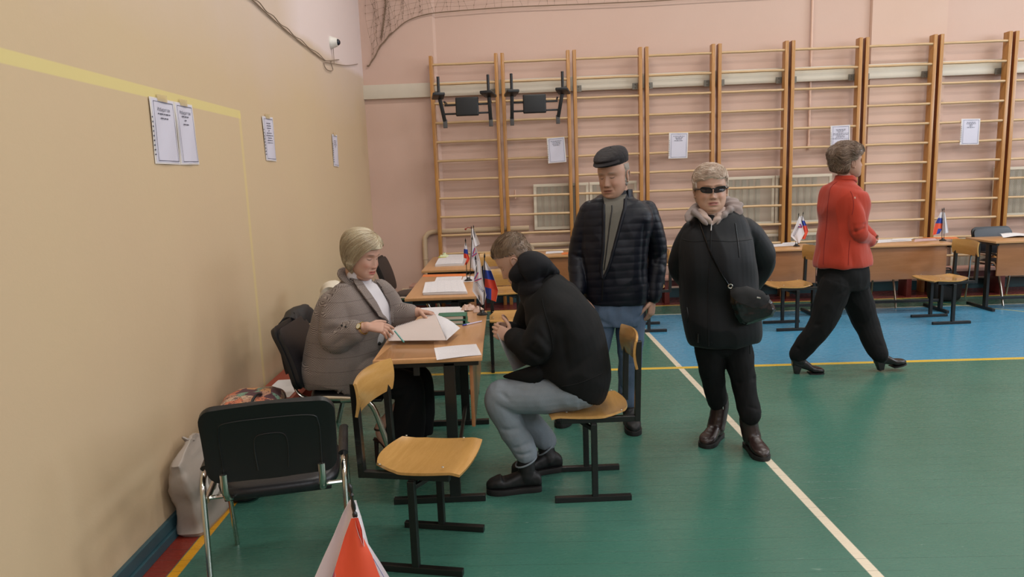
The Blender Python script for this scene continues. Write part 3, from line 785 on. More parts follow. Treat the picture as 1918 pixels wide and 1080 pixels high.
# green folder on the bench
p = wp(1507, 516, .39)
o = MB().box((p.x, p.y, .3335), (.2, .16, .01)).build('folder', plain('bright_green_folder', '#3fae72', .5), bevel=.002); tag(o, 'bright green folder lying on the bench under the small flag pair', 'folder')
p = V((-1.44, 4.42, .3215))
o = quad_sheet([p+V((-.09, .2, 0)), p+V((.10, .2, 0)), p+V((.10, -.2, 0)), p+V((-.09, -.2, 0))], 0, M_paper, 'paper_sheet', 'white paper lying on the red bench behind the black leather chair', cat='paper', group=None)

# --- flags
M_white = plain('white_flag_cloth', '#d9d3d6', .7, var=.04)
M_blue = plain('blue_flag_cloth', '#2b4199', .65, var=.06)
M_fred = plain('red_flag_cloth', '#d0432f', .65, var=.06)
M_ora = plain('orange_red_flag_cloth', '#e0573a', .6, var=.05)
M_text = plain('dark_blue_print', '#2d3568', .6)
M_tred = plain('red_print', '#c23a35', .6)
M_base = plain('black_flag_stand', '#141313', .3)
def text_mesh(s, size, mat, name, M, parent=None, world=True, extrude=.0):
    c = bpy.data.curves.new(name, 'FONT'); c.body = s; c.size = size; c.align_x = 'CENTER'; c.align_y = 'CENTER'; c.extrude = extrude
    o = bpy.data.objects.new(name, c); COL.objects.link(o)
    dg = bpy.context.evaluated_depsgraph_get(); dg.update(); me = bpy.data.meshes.new_from_object(o.evaluated_get(dg)); me.name = name
    COL.objects.unlink(o); bpy.data.objects.remove(o); me.transform(M)
    off = V(parent.location) if (parent is not None and world) else V()
    for v in me.vertices: v.co -= off
    me.materials.clear(); me.materials.append(mat); q = bpy.data.objects.new(name, me); COL.objects.link(q)
    if parent is not None: q.parent = parent
    return q
def basis(o, x, y, z): return Matrix(((x.x, y.x, z.x, o.x), (x.y, y.y, z.y, o.y), (x.z, y.z, z.z, o.z), (0, 0, 0, 1)))
def cloth(rows, y, mats, parent, name='flag_cloth', n=9, bulge=.012, phase=0., waves=1.5, dy=0.):
    """rows: list of (left px, right px); mats: list of material index (or tuple for left/right halves) per interval"""
    ms = []; mb = MB(); R = []
    k = 5
    for r in range(len(rows)-1):
        for q in range(k+(1 if r == len(rows)-2 else 0)):
            f = q/k; (l0, r0), (l1, r1) = rows[r], rows[r+1]
            R.append(((l0[0]+(l1[0]-l0[0])*f, l0[1]+(l1[1]-l0[1])*f), (r0[0]+(r1[0]-r0[0])*f, r0[1]+(r1[1]-r0[1])*f)))
    G = []
    m = len(R)
    for i, (l, r) in enumerate(R):
        row = []
        for j in range(n):
            g = j/(n-1); yy = y+dy*g + bulge*math.sin(PI*waves*g*2+phase)*min(1, i/6)
            row.append(at(l[0]+(r[0]-l[0])*g, l[1]+(r[1]-l[1])*g, yy))
        G.append(row)
    mb.grid(G, .0008)
    me_f = (m-1)*(n-1)
    for t_ in range(2):
        for i in range(m-1):
            mi = mats[min(i//k, len(mats)-1)]
            for j in range(n-1):
                mb.mi[t_*me_f+i*(n-1)+j] = (mi if not isinstance(mi, tuple) else (mi[0] if j < (n-1)/2 else mi[1]))
    return mb.build(name, [M_white, M_blue, M_fred, M_ora], parent, world=True, angle=80)
def flagpair(base_px, tops, y, label, zt=T, name='table_flag_pair', rb=.035, pr=.003):
    b = at(base_px[0], base_px[1], y); b.z = zt
    r = empty(name, b, 0, label, 'flags', 'pairs of small table flags')
    MB().rings([(V((0, 0, z)), V((1, 0, 0)), V((0, 1, 0)), q, q, 1.) for z, q in ((0, rb), (.006, rb), (.012, rb*.7), (.02, rb*.35), (.03, rb*.25))], 20).build('base', M_base, r)
    for i, t_ in enumerate(tops):
        tp = at(t_[0], t_[1], y)-b; s = V((.012*(-1 if i == 0 else 1), 0, .015))
        MB().tube([s, tp], pr, 8).build('pole', M_base, r)
        d = tp.normalized(); MB().tube([tp-d*.002, tp+d*.006, tp+d*.014, tp+d*.03], [.004, .006, .005, .0005], 8).build('finial', M_base, r)
    return r
def logo(parent, y, V1, V2, tpos, tang, size, red2=None):
    """tricolour tick and small print on a white flag"""
    def stripbar(a, b, w):
        A, B = at(*a, y), at(*b, y)
        d = (B-A).normalized(); q = d.cross(V((0, -1, 0))).normalized()
        for i, m in enumerate((M_blue, M_fred)):
            o_ = q*w*(i-.5)
            MB().add([A+o_-q*w/2, B+o_-q*w/2, B+o_+q*w/2, A+o_+q*w/2], [(0, 1, 2, 3)]).build('printed_stripe', m, parent, world=True, smooth=False)
    w = y/1334*1.3
    stripbar(*V1, w); stripbar(*V2, w)
    o_ = at(*tpos, y-.001); X = V((math.cos(tang), 0, math.sin(tang))); Z = V((0, -1, 0)); Y = Z.cross(X)
    text_mesh('РОССИЯ', size, M_text, 'printed_word', basis(o_, X, Y, Z), parent)
yA = 4.42
fp = flagpair((903, 577), ((891, 486), (907.5, 482)), yA, 'small flag pair on the front desk, nearest of the left row')
cloth([((894, 489), (898, 488)), ((890, 505), (902, 507)), ((887, 525), (905, 528)), ((885, 545), (908, 543)), ((893, 556), (911, 552)), ((903, 571), (906, 570))], yA-.005, [0]*5, fp, bulge=.008)
cloth([((906, 488), (909, 488)), ((905, 505), (920, 507)), ((906, 521), (927, 525)), ((908, 537), (933, 544)), ((911, 558), (929, 565))], yA+.01, [0, 1, 2, (1, 3)], fp, bulge=.012, phase=1.)
logo(fp, yA-.022, ((889, 523), (895.5, 510)), ((889, 526), (902, 521)), (898, 537), math.radians(-57), .018)
yB = 5.95
fp = flagpair((877, 517), ((872, 452), (884, 448)), yB, 'second small flag pair, on the middle desk of the left row')
cloth([((871, 455), (873, 455)), ((869, 466), (876, 467)), ((868.5, 474), (877, 476)), ((869, 483), (880, 485)), ((866, 494), (874, 496))], yB, [0, 1, 2, (0, 3)], fp, bulge=.01)
cloth([((884, 449), (886, 449)), ((882, 465), (893, 468)), ((880, 485), (899, 486)), ((881, 500), (902, 503)), ((890, 509), (897, 513))], yB+.02, [0]*4, fp, bulge=.01, phase=2)
logo(fp, yB-.0, ((886, 476), (889, 464)), ((884, 480), (893, 474)), (890, 488), math.radians(-62), .02)
yC = 7.45
fp = flagpair((889, 473), ((883, 428), (887, 426)), yC, 'farthest small flag pair in the left row, its white flag blown to the right')
cloth([((884, 429), (886, 429)), ((883, 444), (890, 444)), ((884, 458), (896, 461))], yC+.02, [1, 1], fp, bulge=.01)
cloth([((883, 429), (886, 427)), ((882, 440), (891, 438)), ((883, 452), (896, 449)), ((884, 465), (899, 457))], yC, [0]*3, fp, bulge=.012, phase=1)
MB().tube([at(883, 427, yC), at(876, 426, yC), at(872, 429, yC)], .004, 6).ball(at(872, 429, yC), .011, 8, 6).build('red_ribbon', plain('dark_red_ribbon', '#8a2a20', .5), fp, world=True)
yD = 7.62
fp = flagpair((1492, 457), ((1496, 403), (1504, 401)), yD, 'small flag pair left of the woman in red, white flag in front')
cloth([((1497, 405), (1499, 405)), ((1489, 425), (1503, 422)), ((1481, 442), (1507, 437)), ((1494, 454), (1497, 455))], yD-.01, [0]*3, fp, bulge=.006)
cloth([((1500, 404), (1504, 404)), ((1500, 413), (1507, 413)), ((1502, 423), (1511, 422)), ((1503, 434), (1514, 433)), ((1502, 447), (1508, 448))], yD+.02, [0, 1, 2, 3], fp, bulge=.008)
logo(fp, yD-.02, ((1495, 424), (1502, 426)), ((1498, 419), (1502, 425)), (1492, 433), math.radians(62), .028)
yE = 7.62
fp = flagpair((1766, 449), ((1765, 394), (1768, 393)), yE, 'small flag pair right of the woman in red, tricolour at left and white at right')
cloth([((1762, 397), (1766, 397)), ((1757, 408), (1766, 408)), ((1752, 418), (1766, 418)), ((1749, 428), (1765, 428)), ((1747, 440), (1760, 437))], yE, [0, 1, 3, (3, 1)], fp, bulge=.01)
cloth([((1767, 397), (1770, 398)), ((1767, 415), (1774, 418)), ((1767, 438), (1777, 435))], yE+.02, [0, 0], fp, bulge=.006)
# big foreground pair, on the nearest desk
yF = 1.30
b = atz(668, 1185, T); b = V((at(690, 1080, yF).x, yF, T))
fp = empty('table_flag_pair', b, 0, 'large foreground flag pair at the bottom edge, red cloth over white', 'flags', 'pairs of small table flags')
MB().rings([(V((0, 0, z)), V((1, 0, 0)), V((0, 1, 0)), q, q, 1.) for z, q in ((0, .035), (.006, .035), (.012, .025), (.02, .012), (.03, .009))], 20).build('base', M_base, fp)
def finial(px0, px1, y, r=1.):
    a, c_ = at(*px0, y), at(*px1, y); d = a-c_
    prof = [(0, .0032), (.06, .0050), (.13, .0052), (.20, .0022), (.26, .0042), (.36, .0046), (.48, .0030), (.58, .0028), (.66, .0054), (.72, .0028), (.80, .0050), (.90, .0046), (1., .0008)]
    MB().tube([c_+d*f for f, _ in prof], [q*r for _, q in prof], 12).build('finial', M_base, fp, world=True)
finial((654, 904), (666, 970), yF)
MB().tube([V(b)+V((-.008, 0, .015)), at(666, 970, yF)], .003, 8).build('pole', M_base, fp, world=True)
MB().tube([V(b)+V((.008, .01, .015)), at(660, 945, yF+.01)], .003, 8).build('pole', M_base, fp, world=True)
cloth([((655, 936), (667, 937)), ((642, 962), (677, 968)), ((625, 1002), (690, 1018)), ((605, 1045), (712, 1052)), ((583, 1095), (738, 1095)), ((560, 1150), (760, 1150))], yF+.014, [0]*5, fp, 'white_flag', n=21, bulge=.008, waves=1.2)
cloth([((658, 970), (671, 969)), ((645, 1005), (680, 1005)), ((630, 1055), (697, 1040)), ((622, 1085), (708, 1070)), ((605, 1150), (740, 1150))], yF-.008, [3]*4, fp, 'red_flag', n=21, bulge=.006, waves=1., phase=.5)
cloth([((664, 969), (671, 969)), ((667, 984), (678, 992)), ((673, 1003), (681, 1020)), ((680, 1020), (682, 1023))], yF-.014, [2]*3, fp, 'red_fold', n=7, bulge=.002)
cloth([((628, 1060), (629.5, 1060)), ((622, 1080), (628, 1078)), ((600, 1150), (612, 1150))], yF-.004, [1, 1], fp, 'blue_stripe', n=5, bulge=.002)
MB().tube([at(684, 1022, yF+.015), at(703, 1052, yF+.015), at(722, 1085, yF+.015)], .0005, 5).build('seam', M_blue, fp, world=True)

# --- notices
M_ink = plain('notice_ink', '#585866', .6)
M_sleeve = plain('clear_sleeve_edge', '#d6cfc9', .3)
M_tape = NT('clear_tape'); M_tape = M_tape.out(rgb('#cdb78c'), .15, 0., .6, Alpha=.7)
M_page = plain('notice_page', '#cbc8d6', .35, var=.02)
GN = 'printed notices in plastic sleeves'
def notice(C, nrm, label, lines, word=None, tape=True, holes=True):
    """C: top-left, top-right, bottom-right, bottom-left world points"""
    C = [V(c) for c in C]; r = empty('notice_sheet', (C[0]+C[1]+C[2]+C[3])/4, 0, label, 'notice', GN); nrm = V(nrm)
    def p(u, v, k=0.): return C[0].lerp(C[1], u).lerp(C[3].lerp(C[2], u), v)+nrm*k
    MB().grid([[p(u/8, v/8, .002+.002*math.sin(u*.9+v*.6)) for u in range(9)] for v in range(9)], -.001).build('plastic_sleeve', M_sleeve, r, world=True, angle=70)
    MB().grid([[p(.06+.90*u/8, .02+.96*v/8, .0035+.002*math.sin(u*.9+v*.6)) for u in range(9)] for v in range(9)], -.0006).build('page', M_page, r, world=True, angle=70)
    bd = MB(); t_ = .010; x0, x1, y0, y1 = .12, .93, .05, .955
    for (a0, b0, a1, b1) in ((x0, y0, x1, y0+t_), (x0, y1-t_, x1, y1), (x0, y0, x0+t_*1.2, y1), (x1-t_*1.2, y0, x1, y1)):
        n_ = 8; hz = (a1-a0) > (b1-b0)
        for q in range(n_):
            u0, u1, v0, v1 = (a0+(a1-a0)*q/n_, a0+(a1-a0)*(q+1)/n_, b0, b1) if hz else (a0, a1, b0+(b1-b0)*q/n_, b0+(b1-b0)*(q+1)/n_)
            bd.add([p(u0, v0, .0062), p(u1, v0, .0062), p(u1, v1, .0062), p(u0, v1, .0062)], [(0, 1, 2, 3)])
    bd.build('border_line', M_ink, r, world=True, smooth=False)
    tx = MB(); rr = random.Random(len(label)); h_ = (C[3]-C[0]).length; w_ = (C[1]-C[0]).length
    X = (C[1]-C[0]).normalized(); Y = (C[0]-C[3]).normalized()
    for i, (v, w0) in enumerate(lines):
        if word and i == 0:
            text_mesh(word, .024, M_ink, 'printed_word', basis(p(.52, v, .0062), X*.95, Y, X.cross(Y).normalized()), r); continue
        x = .52-w0/2
        while x < .52+w0/2-.02:
            l = min(rr.uniform(.04, .14), .52+w0/2-x); tx.add([p(x, v-.009, .0062), p(x+l, v-.009, .0062), p(x+l, v+.009, .0062), p(x, v+.009, .0062)], [(0, 1, 2, 3)]); x += l+.025
    tx.build('printed_lines', M_ink, r, world=True, smooth=False)
    if tape: MB().add([p(.3, -.06, .0065), p(.72, -.06, .0065), p(.72, .045, .0068), p(.3, .045, .0068)], [(0, 1, 2, 3)]).build('tape', M_tape, r, world=True, smooth=False)
    if holes:
        hb = MB()
        for k_ in range(9): q = p(.03, .30+.07*k_, .005); hb.ball(q, .004, 6, 4)
        hb.build('punch_holes', M_ink, r, world=True)
def lwall(y, z): return V((LW(y)+.003, y, z))
notice([lwall(3.39, 2.027), lwall(3.64, 2.030), lwall(3.655, 1.722), lwall(3.385, 1.722)], (1, 0, 0), 'left one of the two adjoining notices on the cream wall', [(.17, .5), (.235, .5), (.30, .3)], 'Избиратели')
notice([lwall(3.645, 2.030), lwall(3.86, 2.034), lwall(3.885, 1.727), lwall(3.66, 1.722)], (1, 0, 0), 'right one of the two adjoining notices on the cream wall', [(.16, .5), (.22, .4), (.28, .12), (.345, .3)], 'Избиратели', holes=False)
notice([lwall(5.011, 2.074), lwall(5.25, 2.084), lwall(5.26, 1.774), lwall(5.03, 1.776)], (1, 0, 0), 'single notice with many lines in the middle of the cream wall', [(.15+.055*i, w) for i, w in enumerate((.4, .38, .36, .12, .45, .62, .36, .45, .5))])
notice([lwall(7.135, 2.079), lwall(7.36, 2.083), lwall(7.36, 1.765), lwall(7.125, 1.770)], (1, 0, 0), 'farthest notice on the cream wall, seen almost edge on', [(.2+.06*i, w) for i, w in enumerate((.5, .4, .5, .2))])
def barnotice(px, label, lines, off=.214): notice([wp(a, b, off) for a, b in px], -WN, label, lines, tape=False)
barnotice([(1024, 259), (1057, 256), (1061, 303), (1027, 306)], 'notice on the second climbing frame, left of the man in the cap', [(.14, .6), (.2, .5), (.255, .45), (.31, .35)], .285)
barnotice([(1253, 248.5), (1289, 248), (1287.5, 296), (1252, 297)], 'notice on the climbing frame between the two standing people', [(.14, .6), (.2, .4), (.25, .3), (.31, .45)])
barnotice([(1555.5, 235.5), (1592, 233.5), (1592, 280), (1555, 281)], 'notice partly covered by the head of the woman in red', [(.17, .5), (.22, .45), (.27, .3), (.33, .8), (.38, .8), (.43, .4), (.48, .5), (.54, .85)])
barnotice([(1800.5, 222.5), (1836, 222), (1833, 270.5), (1797.5, 271)], 'notice on the climbing frame at the right side of the picture', [(.14, .45), (.19, .5), (.235, .15), (.28, .15), (.335, .4)])

# --- bags
M_bag = plain('grey_plastic_bag', '#9c9086', .4, var=.12, bump=.25, bscale=9)
M_bagw = plain('white_bag_print', '#c9c0b8', .4)
r = empty('plastic_carrier_bag', (-1.50, 3.28, 0), 0, 'grey plastic carrier bag with a white ring, standing on the floor against the cream wall', 'bag')
R = []
for z, cx, cy, hx, hy, yaw in ((0, .005, .0, .055, .155, -.05), (.02, .0, 0, .07, .17, -.05), (.14, -.002, .005, .068, .172, -.06), (.22, -.012, .0, .062, .178, -.04), (.30, -.025, -.01, .05, .185, 0), (.36, -.035, -.02, .03, .18, .03), (.40, -.04, .02, .018, .12, .05), (.43, -.035, .03, .008, .03, .05)):
    X = V((math.cos(yaw), math.sin(yaw), 0)); Y = V((-math.sin(yaw), math.cos(yaw), 0)); R.append((V((cx, cy, z)), X, Y, hx, hy, .38))
# interpolate and wrinkle
RR = []
for i in range(len(R)-1):
    for k_ in range(5):
        f = k_/5; a, c_ = R[i], R[i+1]; RR.append((V(a[0]).lerp(V(c_[0]), f), V(a[1]).lerp(V(c_[1]), f), V(a[2]).lerp(V(c_[2]), f), a[3]+(c_[3]-a[3])*f, a[4]+(c_[4]-a[4])*f, .38))
RR.append(R[-1]); mb = MB().rings(RR, 64)
for v in mb.v:
    n_ = noise.noise(V((v.x*9, v.y*9, v.z*11))); n2 = noise.noise(V((v.x*25, v.y*25, v.z*20+4)))
    d = V((v.x, v.y*.4, 0)); d = d.normalized() if d.length > 1e-6 else V(); v += d*(.020*n_-.012*abs(n2)-.014*abs(noise.noise(V((v.y*16, v.z*5, 3+v.x*4))))*(.3+2*v.z))*(.3 if v.z < .02 else 1)
mb.build('bag_body', M_bag, r, angle=50)
ring = MB(); cy, cz, ro, ri = -.045, .225, .070, .044
def bx_(y_, z_): return .066-.0003/1+(-.22*max(0, z_-.16))+.0035
ring.grid([[V((bx_(cy+q*math.cos(t_*PI/20), cz+q*math.sin(t_*PI/20))+.020, cy+q*math.cos(t_*PI/20), cz+q*math.sin(t_*PI/20))) for t_ in range(41)] for q in (ri, (ri+ro)/2, ro)], .001)
ring.build('printed_ring', M_bagw, r)
MB().tube(sweep([(-.04, .0, .40), (-.05, -.03, .44), (-.03, -.02, .425), (-.02, .02, .41)], 0, 5), .006, 6).build('knotted_handle', M_bag, r)
M_bblk = plain('black_nylon', '#131316', .6, var=.2, bump=.3, bscale=30)
def blob(name, parent, mat, secs, n=32, world=False, e=.7, wr=.008, seed=0):
    mb = MB(); RR = []
    S = crom(secs, 4)
    for z, cx, cy, hx, hy in S: RR.append((V((cx, cy, z)), V((1, 0, 0)), V((0, 1, 0)), max(hx, .002), max(hy, .002), e))
    mb.rings(RR, n)
    for v in mb.v:
        n_ = noise.noise(V((v.x*12+seed, v.y*12, v.z*12))); v += V((v.x, v.y, 0)).normalized()*wr*n_ if V((v.x, v.y, 0)).length > 1e-6 else V()
    return mb.build(name, mat, parent, world=world, angle=60)
r = empty('black_backpack', (-1.40, 3.525, 0), 0, 'black bag on the floor between the carrier bag and the red bench', 'bag')
blob('bag_body', r, M_bblk, [(0.005, 0, 0, .07, .06), (.04, 0, 0, .10, .08), (.2, 0, 0, .10, .08), (.27, -.01, 0, .08, .07), (.31, -.02, 0, .03, .04)])
MB().tube(sweep([(-.02, -.05, .28), (-.08, -.07, .33), (-.13, -.08, .27), (-.11, -.08, .16)], 0, 5), .012, 8, ry=.004).build('strap', M_bblk, r)
# floral tote
t = NT('floral_cloth'); co = t.coord(); vo = t.new('ShaderNodeTexVoronoi'); vo.inputs['Scale'].default_value = 17; t.t.links.new(t.scale(co, (1, 1, 1)), vo.inputs['Vector'])
h_ = t.sep(vo.outputs['Color'])[0]
base = t.ramp(h_, [(0., rgb('#b98a72')), (.25, rgb('#c9785a')), (.42, rgb('#7a9a86')), (.55, rgb('#c6a890')), (.72, rgb('#5a3a44')), (.9, rgb('#cf9a6a'))])
t.n[-1].color_ramp.interpolation = 'CONSTANT' if hasattr(t.n[-1], 'color_ramp') else None
pt = t.math('GREATER_THAN', t.noise(42, 2, .5, co, 2.), .56); M_floral = t.out(t.mix(t.math('MULTIPLY', pt, .8), base, rgb('#4a2f35')), .6)
r = empty('floral_tote_bag', (-1.38, 3.72, .326), .12, 'floral tote bag with black handle on the red bench behind the front office chair', 'bag')
mb = MB(); R = []
for i in range(15):
    f = i/14; y = -.36+.70*f; k_ = math.sin(PI*min(1, max(.0, f*.94+.03)))**.45; R.append((V((0.01*math.sin(f*9), y, .02+.078*k_)), V((1, 0, 0)), V((0, 0, 1)), .15*k_+.01, .080*k_+.008, .75))
mb.rings(R, 36)
for v in mb.v: v.z = max(.002, v.z+.012*noise.noise(V((v.x*14, v.y*14, v.z*10)))); v.x += .01*noise.noise(V((v.y*12, v.z*12, 2)))
mb.build('bag_body', M_floral, r, angle=60)
MB().tube(sweep([(.03, -.25, .10), (.035, -.22, .165), (.05, -.13, .20), (.06, -.04, .175), (.055, -.01, .12)], 0, 6), .007, 8).build('handle', M_bblk, r)
# jacket draped over the tilted leather chair
c1 = VC[1]
def on(ch, p): return Matrix.Translation(ch.location)@Matrix.Rotation(ch.rotation_euler.z, 4, 'Z')@V(p)
r = empty('black_jacket', c1.location, c1.rotation_euler.z, 'black jacket hung over the far side of the leather chair back by the wall', 'jacket')
P = []
def hung(pts, x0, x1, mat, root, thick=-.02, wr=.012, n=15, sag=.04):
    """cloth strip folded over the chair top: pts (y, z) profile in chair space"""
    S = crom(pts, 4); P = []
    for i, (yy, z) in enumerate(S):
        row = []
        for j in range(n):
            g = j/(n-1); x = x0+(x1-x0)*g; k_ = (g*2-1)
            row.append(V((x+.01*math.sin(i*.5), yy-wr*math.sin(g*9+i*.25)*min(1, i/8)-.004*math.sin(g*23+i), z-sag*k_*k_+.01*math.sin(g*5+2))))
        P.append(row)
    return MB().grid(P, thick).build('cloth', mat, root, angle=70)
hung([(-.318, .78), (-.328, .835), (-.352, .862), (-.387, .855), (-.407, .80), (-.392, .68), (-.37, .55)], -.44, -.06, M_bblk, r)
# pale garment on the back of the seated woman's chair
c2 = VC[2]
r = empty('pale_garment', c2.location, c2.rotation_euler.z, 'cream garment hung over the chair back behind the woman in tweed', 'garment')
hung([(-.325, .80), (-.335, .85), (-.357, .885), (-.397, .888), (-.42, .84), (-.415, .76), (-.40, .70)], -.26, -.08, plain('cream_garment', '#cdc3b2', .7), r, -.03)
# black backpack under the right student chair
p = atz(1762, 562, 0)
r = empty('black_backpack', (p.x+.02, p.y-.02, 0), 0, 'black backpack on the floor behind the plywood chair at the right', 'bag')
blob('bag_body', r, M_bblk, [(0.004, 0, 0, .12, .08), (.04, 0, 0, .17, .11), (.2, 0, 0, .18, .11), (.3, 0, 0, .15, .09), (.36, 0, 0, .06, .04)], seed=5)
MB().tube(sweep([(-.05, -.03, .33), (-.03, -.04, .38), (.03, -.04, .38), (.05, -.03, .33)], 0, 5), .008, 8).build('handle', M_bblk, r)
# folding rule: brown blocks between frames at plank height are part of the plank
# ================================================================== PEOPLE: tools
from mathutils.bvhtree import BVHTree
def fwd(a): return V((math.cos(math.radians(a)), math.sin(math.radians(a)), 0))
def rgt(a): return V((math.cos(math.radians(a-90)), math.sin(math.radians(a-90)), 0))
def evaluate(o):
    dg = bpy.context.evaluated_depsgraph_get(); dg.update()
    me = bpy.data.meshes.new_from_object(o.evaluated_get(dg)); return me
def fuse(mb, name, mat, parent=None, voxel=.006, smooth=4, fn=None, colfn=None, tone=None, post=0):
    """one continuous skin from overlapping lofts (world coordinates), then displaced by fn(p, n) -> offset"""
    o = mb.build(name, mat, None, smooth=False)
    m = o.modifiers.new('r', 'REMESH'); m.mode = 'VOXEL'; m.voxel_size = voxel; m.use_smooth_shade = True
    if smooth: s = o.modifiers.new('s', 'SMOOTH'); s.factor = .5; s.iterations = smooth
    me = evaluate(o); old = o.data; o.modifiers.clear(); o.data = me; bpy.data.meshes.remove(old); me.name = name
    if fn:
        nr = [v.normal.copy() for v in me.vertices]
        for v, n in zip(me.vertices, nr):
            d = fn(v.co, n); v.co += n*d if isinstance(d, (int, float)) else d
    for p in me.polygons: p.use_smooth = True
    if post:
        s = o.modifiers.new('s', 'SMOOTH'); s.factor = .5; s.iterations = post; me2 = evaluate(o); o.modifiers.clear(); o.data = me2; me2.name = name; me = me2
    if colfn:
        at_ = me.color_attributes.new('tone', 'FLOAT_COLOR', 'POINT')
        for v in me.vertices: c = colfn(v.co); at_.data[v.index].color = (c[0], c[1], c[2], 1)
    me.materials.clear(); me.materials.append(mat)
    if parent is not None:
        for v in me.vertices: v.co -= parent.location
        o.parent = parent
    return o
def bvh_of(o):
    me = o.data; off = V(o.parent.location) if o.parent else V()
    return BVHTree.FromPolygons([v.co+off for v in me.vertices], [tuple(p.vertices) for p in me.polygons])
EYE = V((0, 0, CAM_H))
def hit(bv, px, py, off=.003, d0=0.):
    d = (CR*((px-959)/CAM_F)+CU*((540-py)/CAM_F)+CF).normalized()
    p, n, i, ds = bv.ray_cast(EYE+d*d0, d)
    if p is None:
        p, n, i, ds = bv.find_nearest(EYE+d*4.); 
    if n.dot(d) > 0: n = -n
    return p+n*off
def patch(bv, rows, name, mat, parent, n=11, off=.004, thick=-.004, angle=70):
    """panel lying on a surface: rows of (left px, right px)"""
    G = []
    for i in range(len(rows)-1):
        for q in range(4+(1 if i == len(rows)-2 else 0)):
            f = q/4; l = [a+(b-a)*f for a, b in zip(rows[i][0], rows[i+1][0])]; r = [a+(b-a)*f for a, b in zip(rows[i][1], rows[i+1][1])]
            G.append([hit(bv, l[0]+(r[0]-l[0])*j/(n-1), l[1]+(r[1]-l[1])*j/(n-1), off) for j in range(n)])
    return MB().grid(G, thick).build(name, mat, parent, world=True, angle=angle)
def seamline(bv, pts, r, name, mat, parent, off=.001, k=6):
    P = [hit(bv, a, b, off) for a, b in crom([tuple(map(float, p)) for p in pts], k)]
    return MB().tube(P, r, 8).build(name, mat, parent, world=True)
def limb(mb, pts, rad, k=6, n=20, ry=None, ref=(0, 0, 1)):
    """smooth tapering limb with round ends; pts world, rad list"""
    S = crom([(*p, r, (ry[i] if ry else r)) for i, (p, r) in enumerate(zip(pts, rad))], k)
    mb.tube([V(s[:3]) for s in S], [s[3] for s in S], n, V(ref), [s[4] for s in S])
    for s in (S[0], S[-1]): mb.ball(V(s[:3]), max(.002, min(s[3], s[4])*.98), 14, 10)
    return mb
def torso(mb, keys, k=5, n=36):
    """keys: (center, heading deg, half width, half depth, exponent)"""
    S = crom([(*c, a, rx, ry, e) for c, a, rx, ry, e in keys], k); R = []
    for i, s in enumerate(S):
        a, b = V(S[max(0, i-1)][:3]), V(S[min(len(S)-1, i+1)][:3]); t = (b-a).normalized()
        x = rgt(s[3]); x = (x-t*x.dot(t)).normalized(); y = t.cross(x); R.append((V(s[:3]), x, y, s[4], s[5], s[6]))
    return mb.rings(R, n)
SK = [(-.118, .020, .066, .030), (-.111, .034, .080, .008), (-.097, .046, .087, -.020), (-.076, .057, .089, -.045), (-.052, .065, .088, -.066), (-.026, .070, .087, -.082),
      (0, .074, .087, -.092), (.03, .077, .090, -.098), (.058, .075, .085, -.097), (.083, .067, .070, -.086), (.103, .050, .044, -.062), (.114, .030, .018, -.036), (.118, .01, -.004, -.016)]
def G2(x, z, cx, cz, sx, sz): return math.exp(-((x-cx)/sx)**2-((z-cz)/sz)**2)
def face_disp(x, z, f, q):
    """forward displacement of the face at (x, z)"""
    ax = abs(x); d = 0
    t = min(1, max(0, (.012-z)/.052)); h = (.004+.021*t)*q.get('nose', 1.) if -.046 < z < .03 else 0
    if z >= .012: h = .004*max(0, 1-(z-.012)/.02)
    if z < -.040: h = .025*q.get('nose', 1.)*max(0, 1-((-.040-z)/.013)**1.5)
    d += h*math.exp(-(x/(.0075+.006*t))**2)
    d += .006*G2(ax, z, .0125, -.043, .006, .007)
    d -= .014*G2(ax, z, .031, .002, .017, .012); d += .0105*G2(ax, z, .031, -.001, .0120, .0070)-.004*G2(ax, z, .031, .0095, .016, .0022)
    d += .0055*G2(ax, z, .027, .022, .020, .007)
    d += .006*G2(ax, z, .043, -.036, .018, .017)*q.get('cheek', 1.)
    d += .0085*G2(ax, z, 0, -.0670, .019, .0048)+.0095*G2(ax, z, 0, -.0795, .017, .0052)-.0085*G2(ax, z, 0, -.0732, .024, .0028)
    d -= .0045*G2(ax, z, 0, -.090, .02, .005); d += .007*G2(ax, z, 0, -.105, .02, .012)
    d -= .0045*G2(ax, z, .030+.25*max(0, -z-.045), -.060, .0045, .015)
    return d*f
def head_grid(q, nz=70, na=84, hair=None):
    """rings of the head in head space; hair(p, ang) -> radial offset"""
    w = q.get('wide', 1.); jw = q.get('jaw', 1.); S = crom([tuple(map(float, s)) for s in SK], max(2, nz//(len(SK)-1))); R = []
    for z, hw, yf, yb in S:
        k = w*(1+(jw-1)*max(0, min(1, -z/.09))); hw *= k; cy = (yf+yb)/2; ry = (yf-yb)/2; row = []
        for j in range(na):
            a = 2*PI*j/na; ca, sa = math.cos(a), math.sin(a); e = .92
            x = math.copysign(abs(ca)**e, ca)*hw; y = cy+math.copysign(abs(sa)**e, sa)*ry
            f = max(0, min(1, (sa-.15)/.4))
            y += face_disp(x, z, f, q)
            if hair:
                o = hair(V((x, y, z)), a); d = V((x, (y-cy), (z-.0)*.9)); d = d.normalized() if d.length > 1e-6 else V((0, 0, 1)); p = V((x, y, z))+d*o
            else: p = V((x, y, z))
            row.append(p)
        R.append(row)
    return R
def grid_solid(mb, R, M=None):
    n = len(R[0]); o = len(mb.v); vs = [(M@p if M else p) for r in R for p in r]
    fs = [(i*n+j, i*n+(j+1) % n, (i+1)*n+(j+1) % n, (i+1)*n+j) for i in range(len(R)-1) for j in range(n)]
    fs += [tuple(range(n-1, -1, -1)), tuple(range((len(R)-1)*n, len(R)*n))]
    return mb.add(vs, fs)
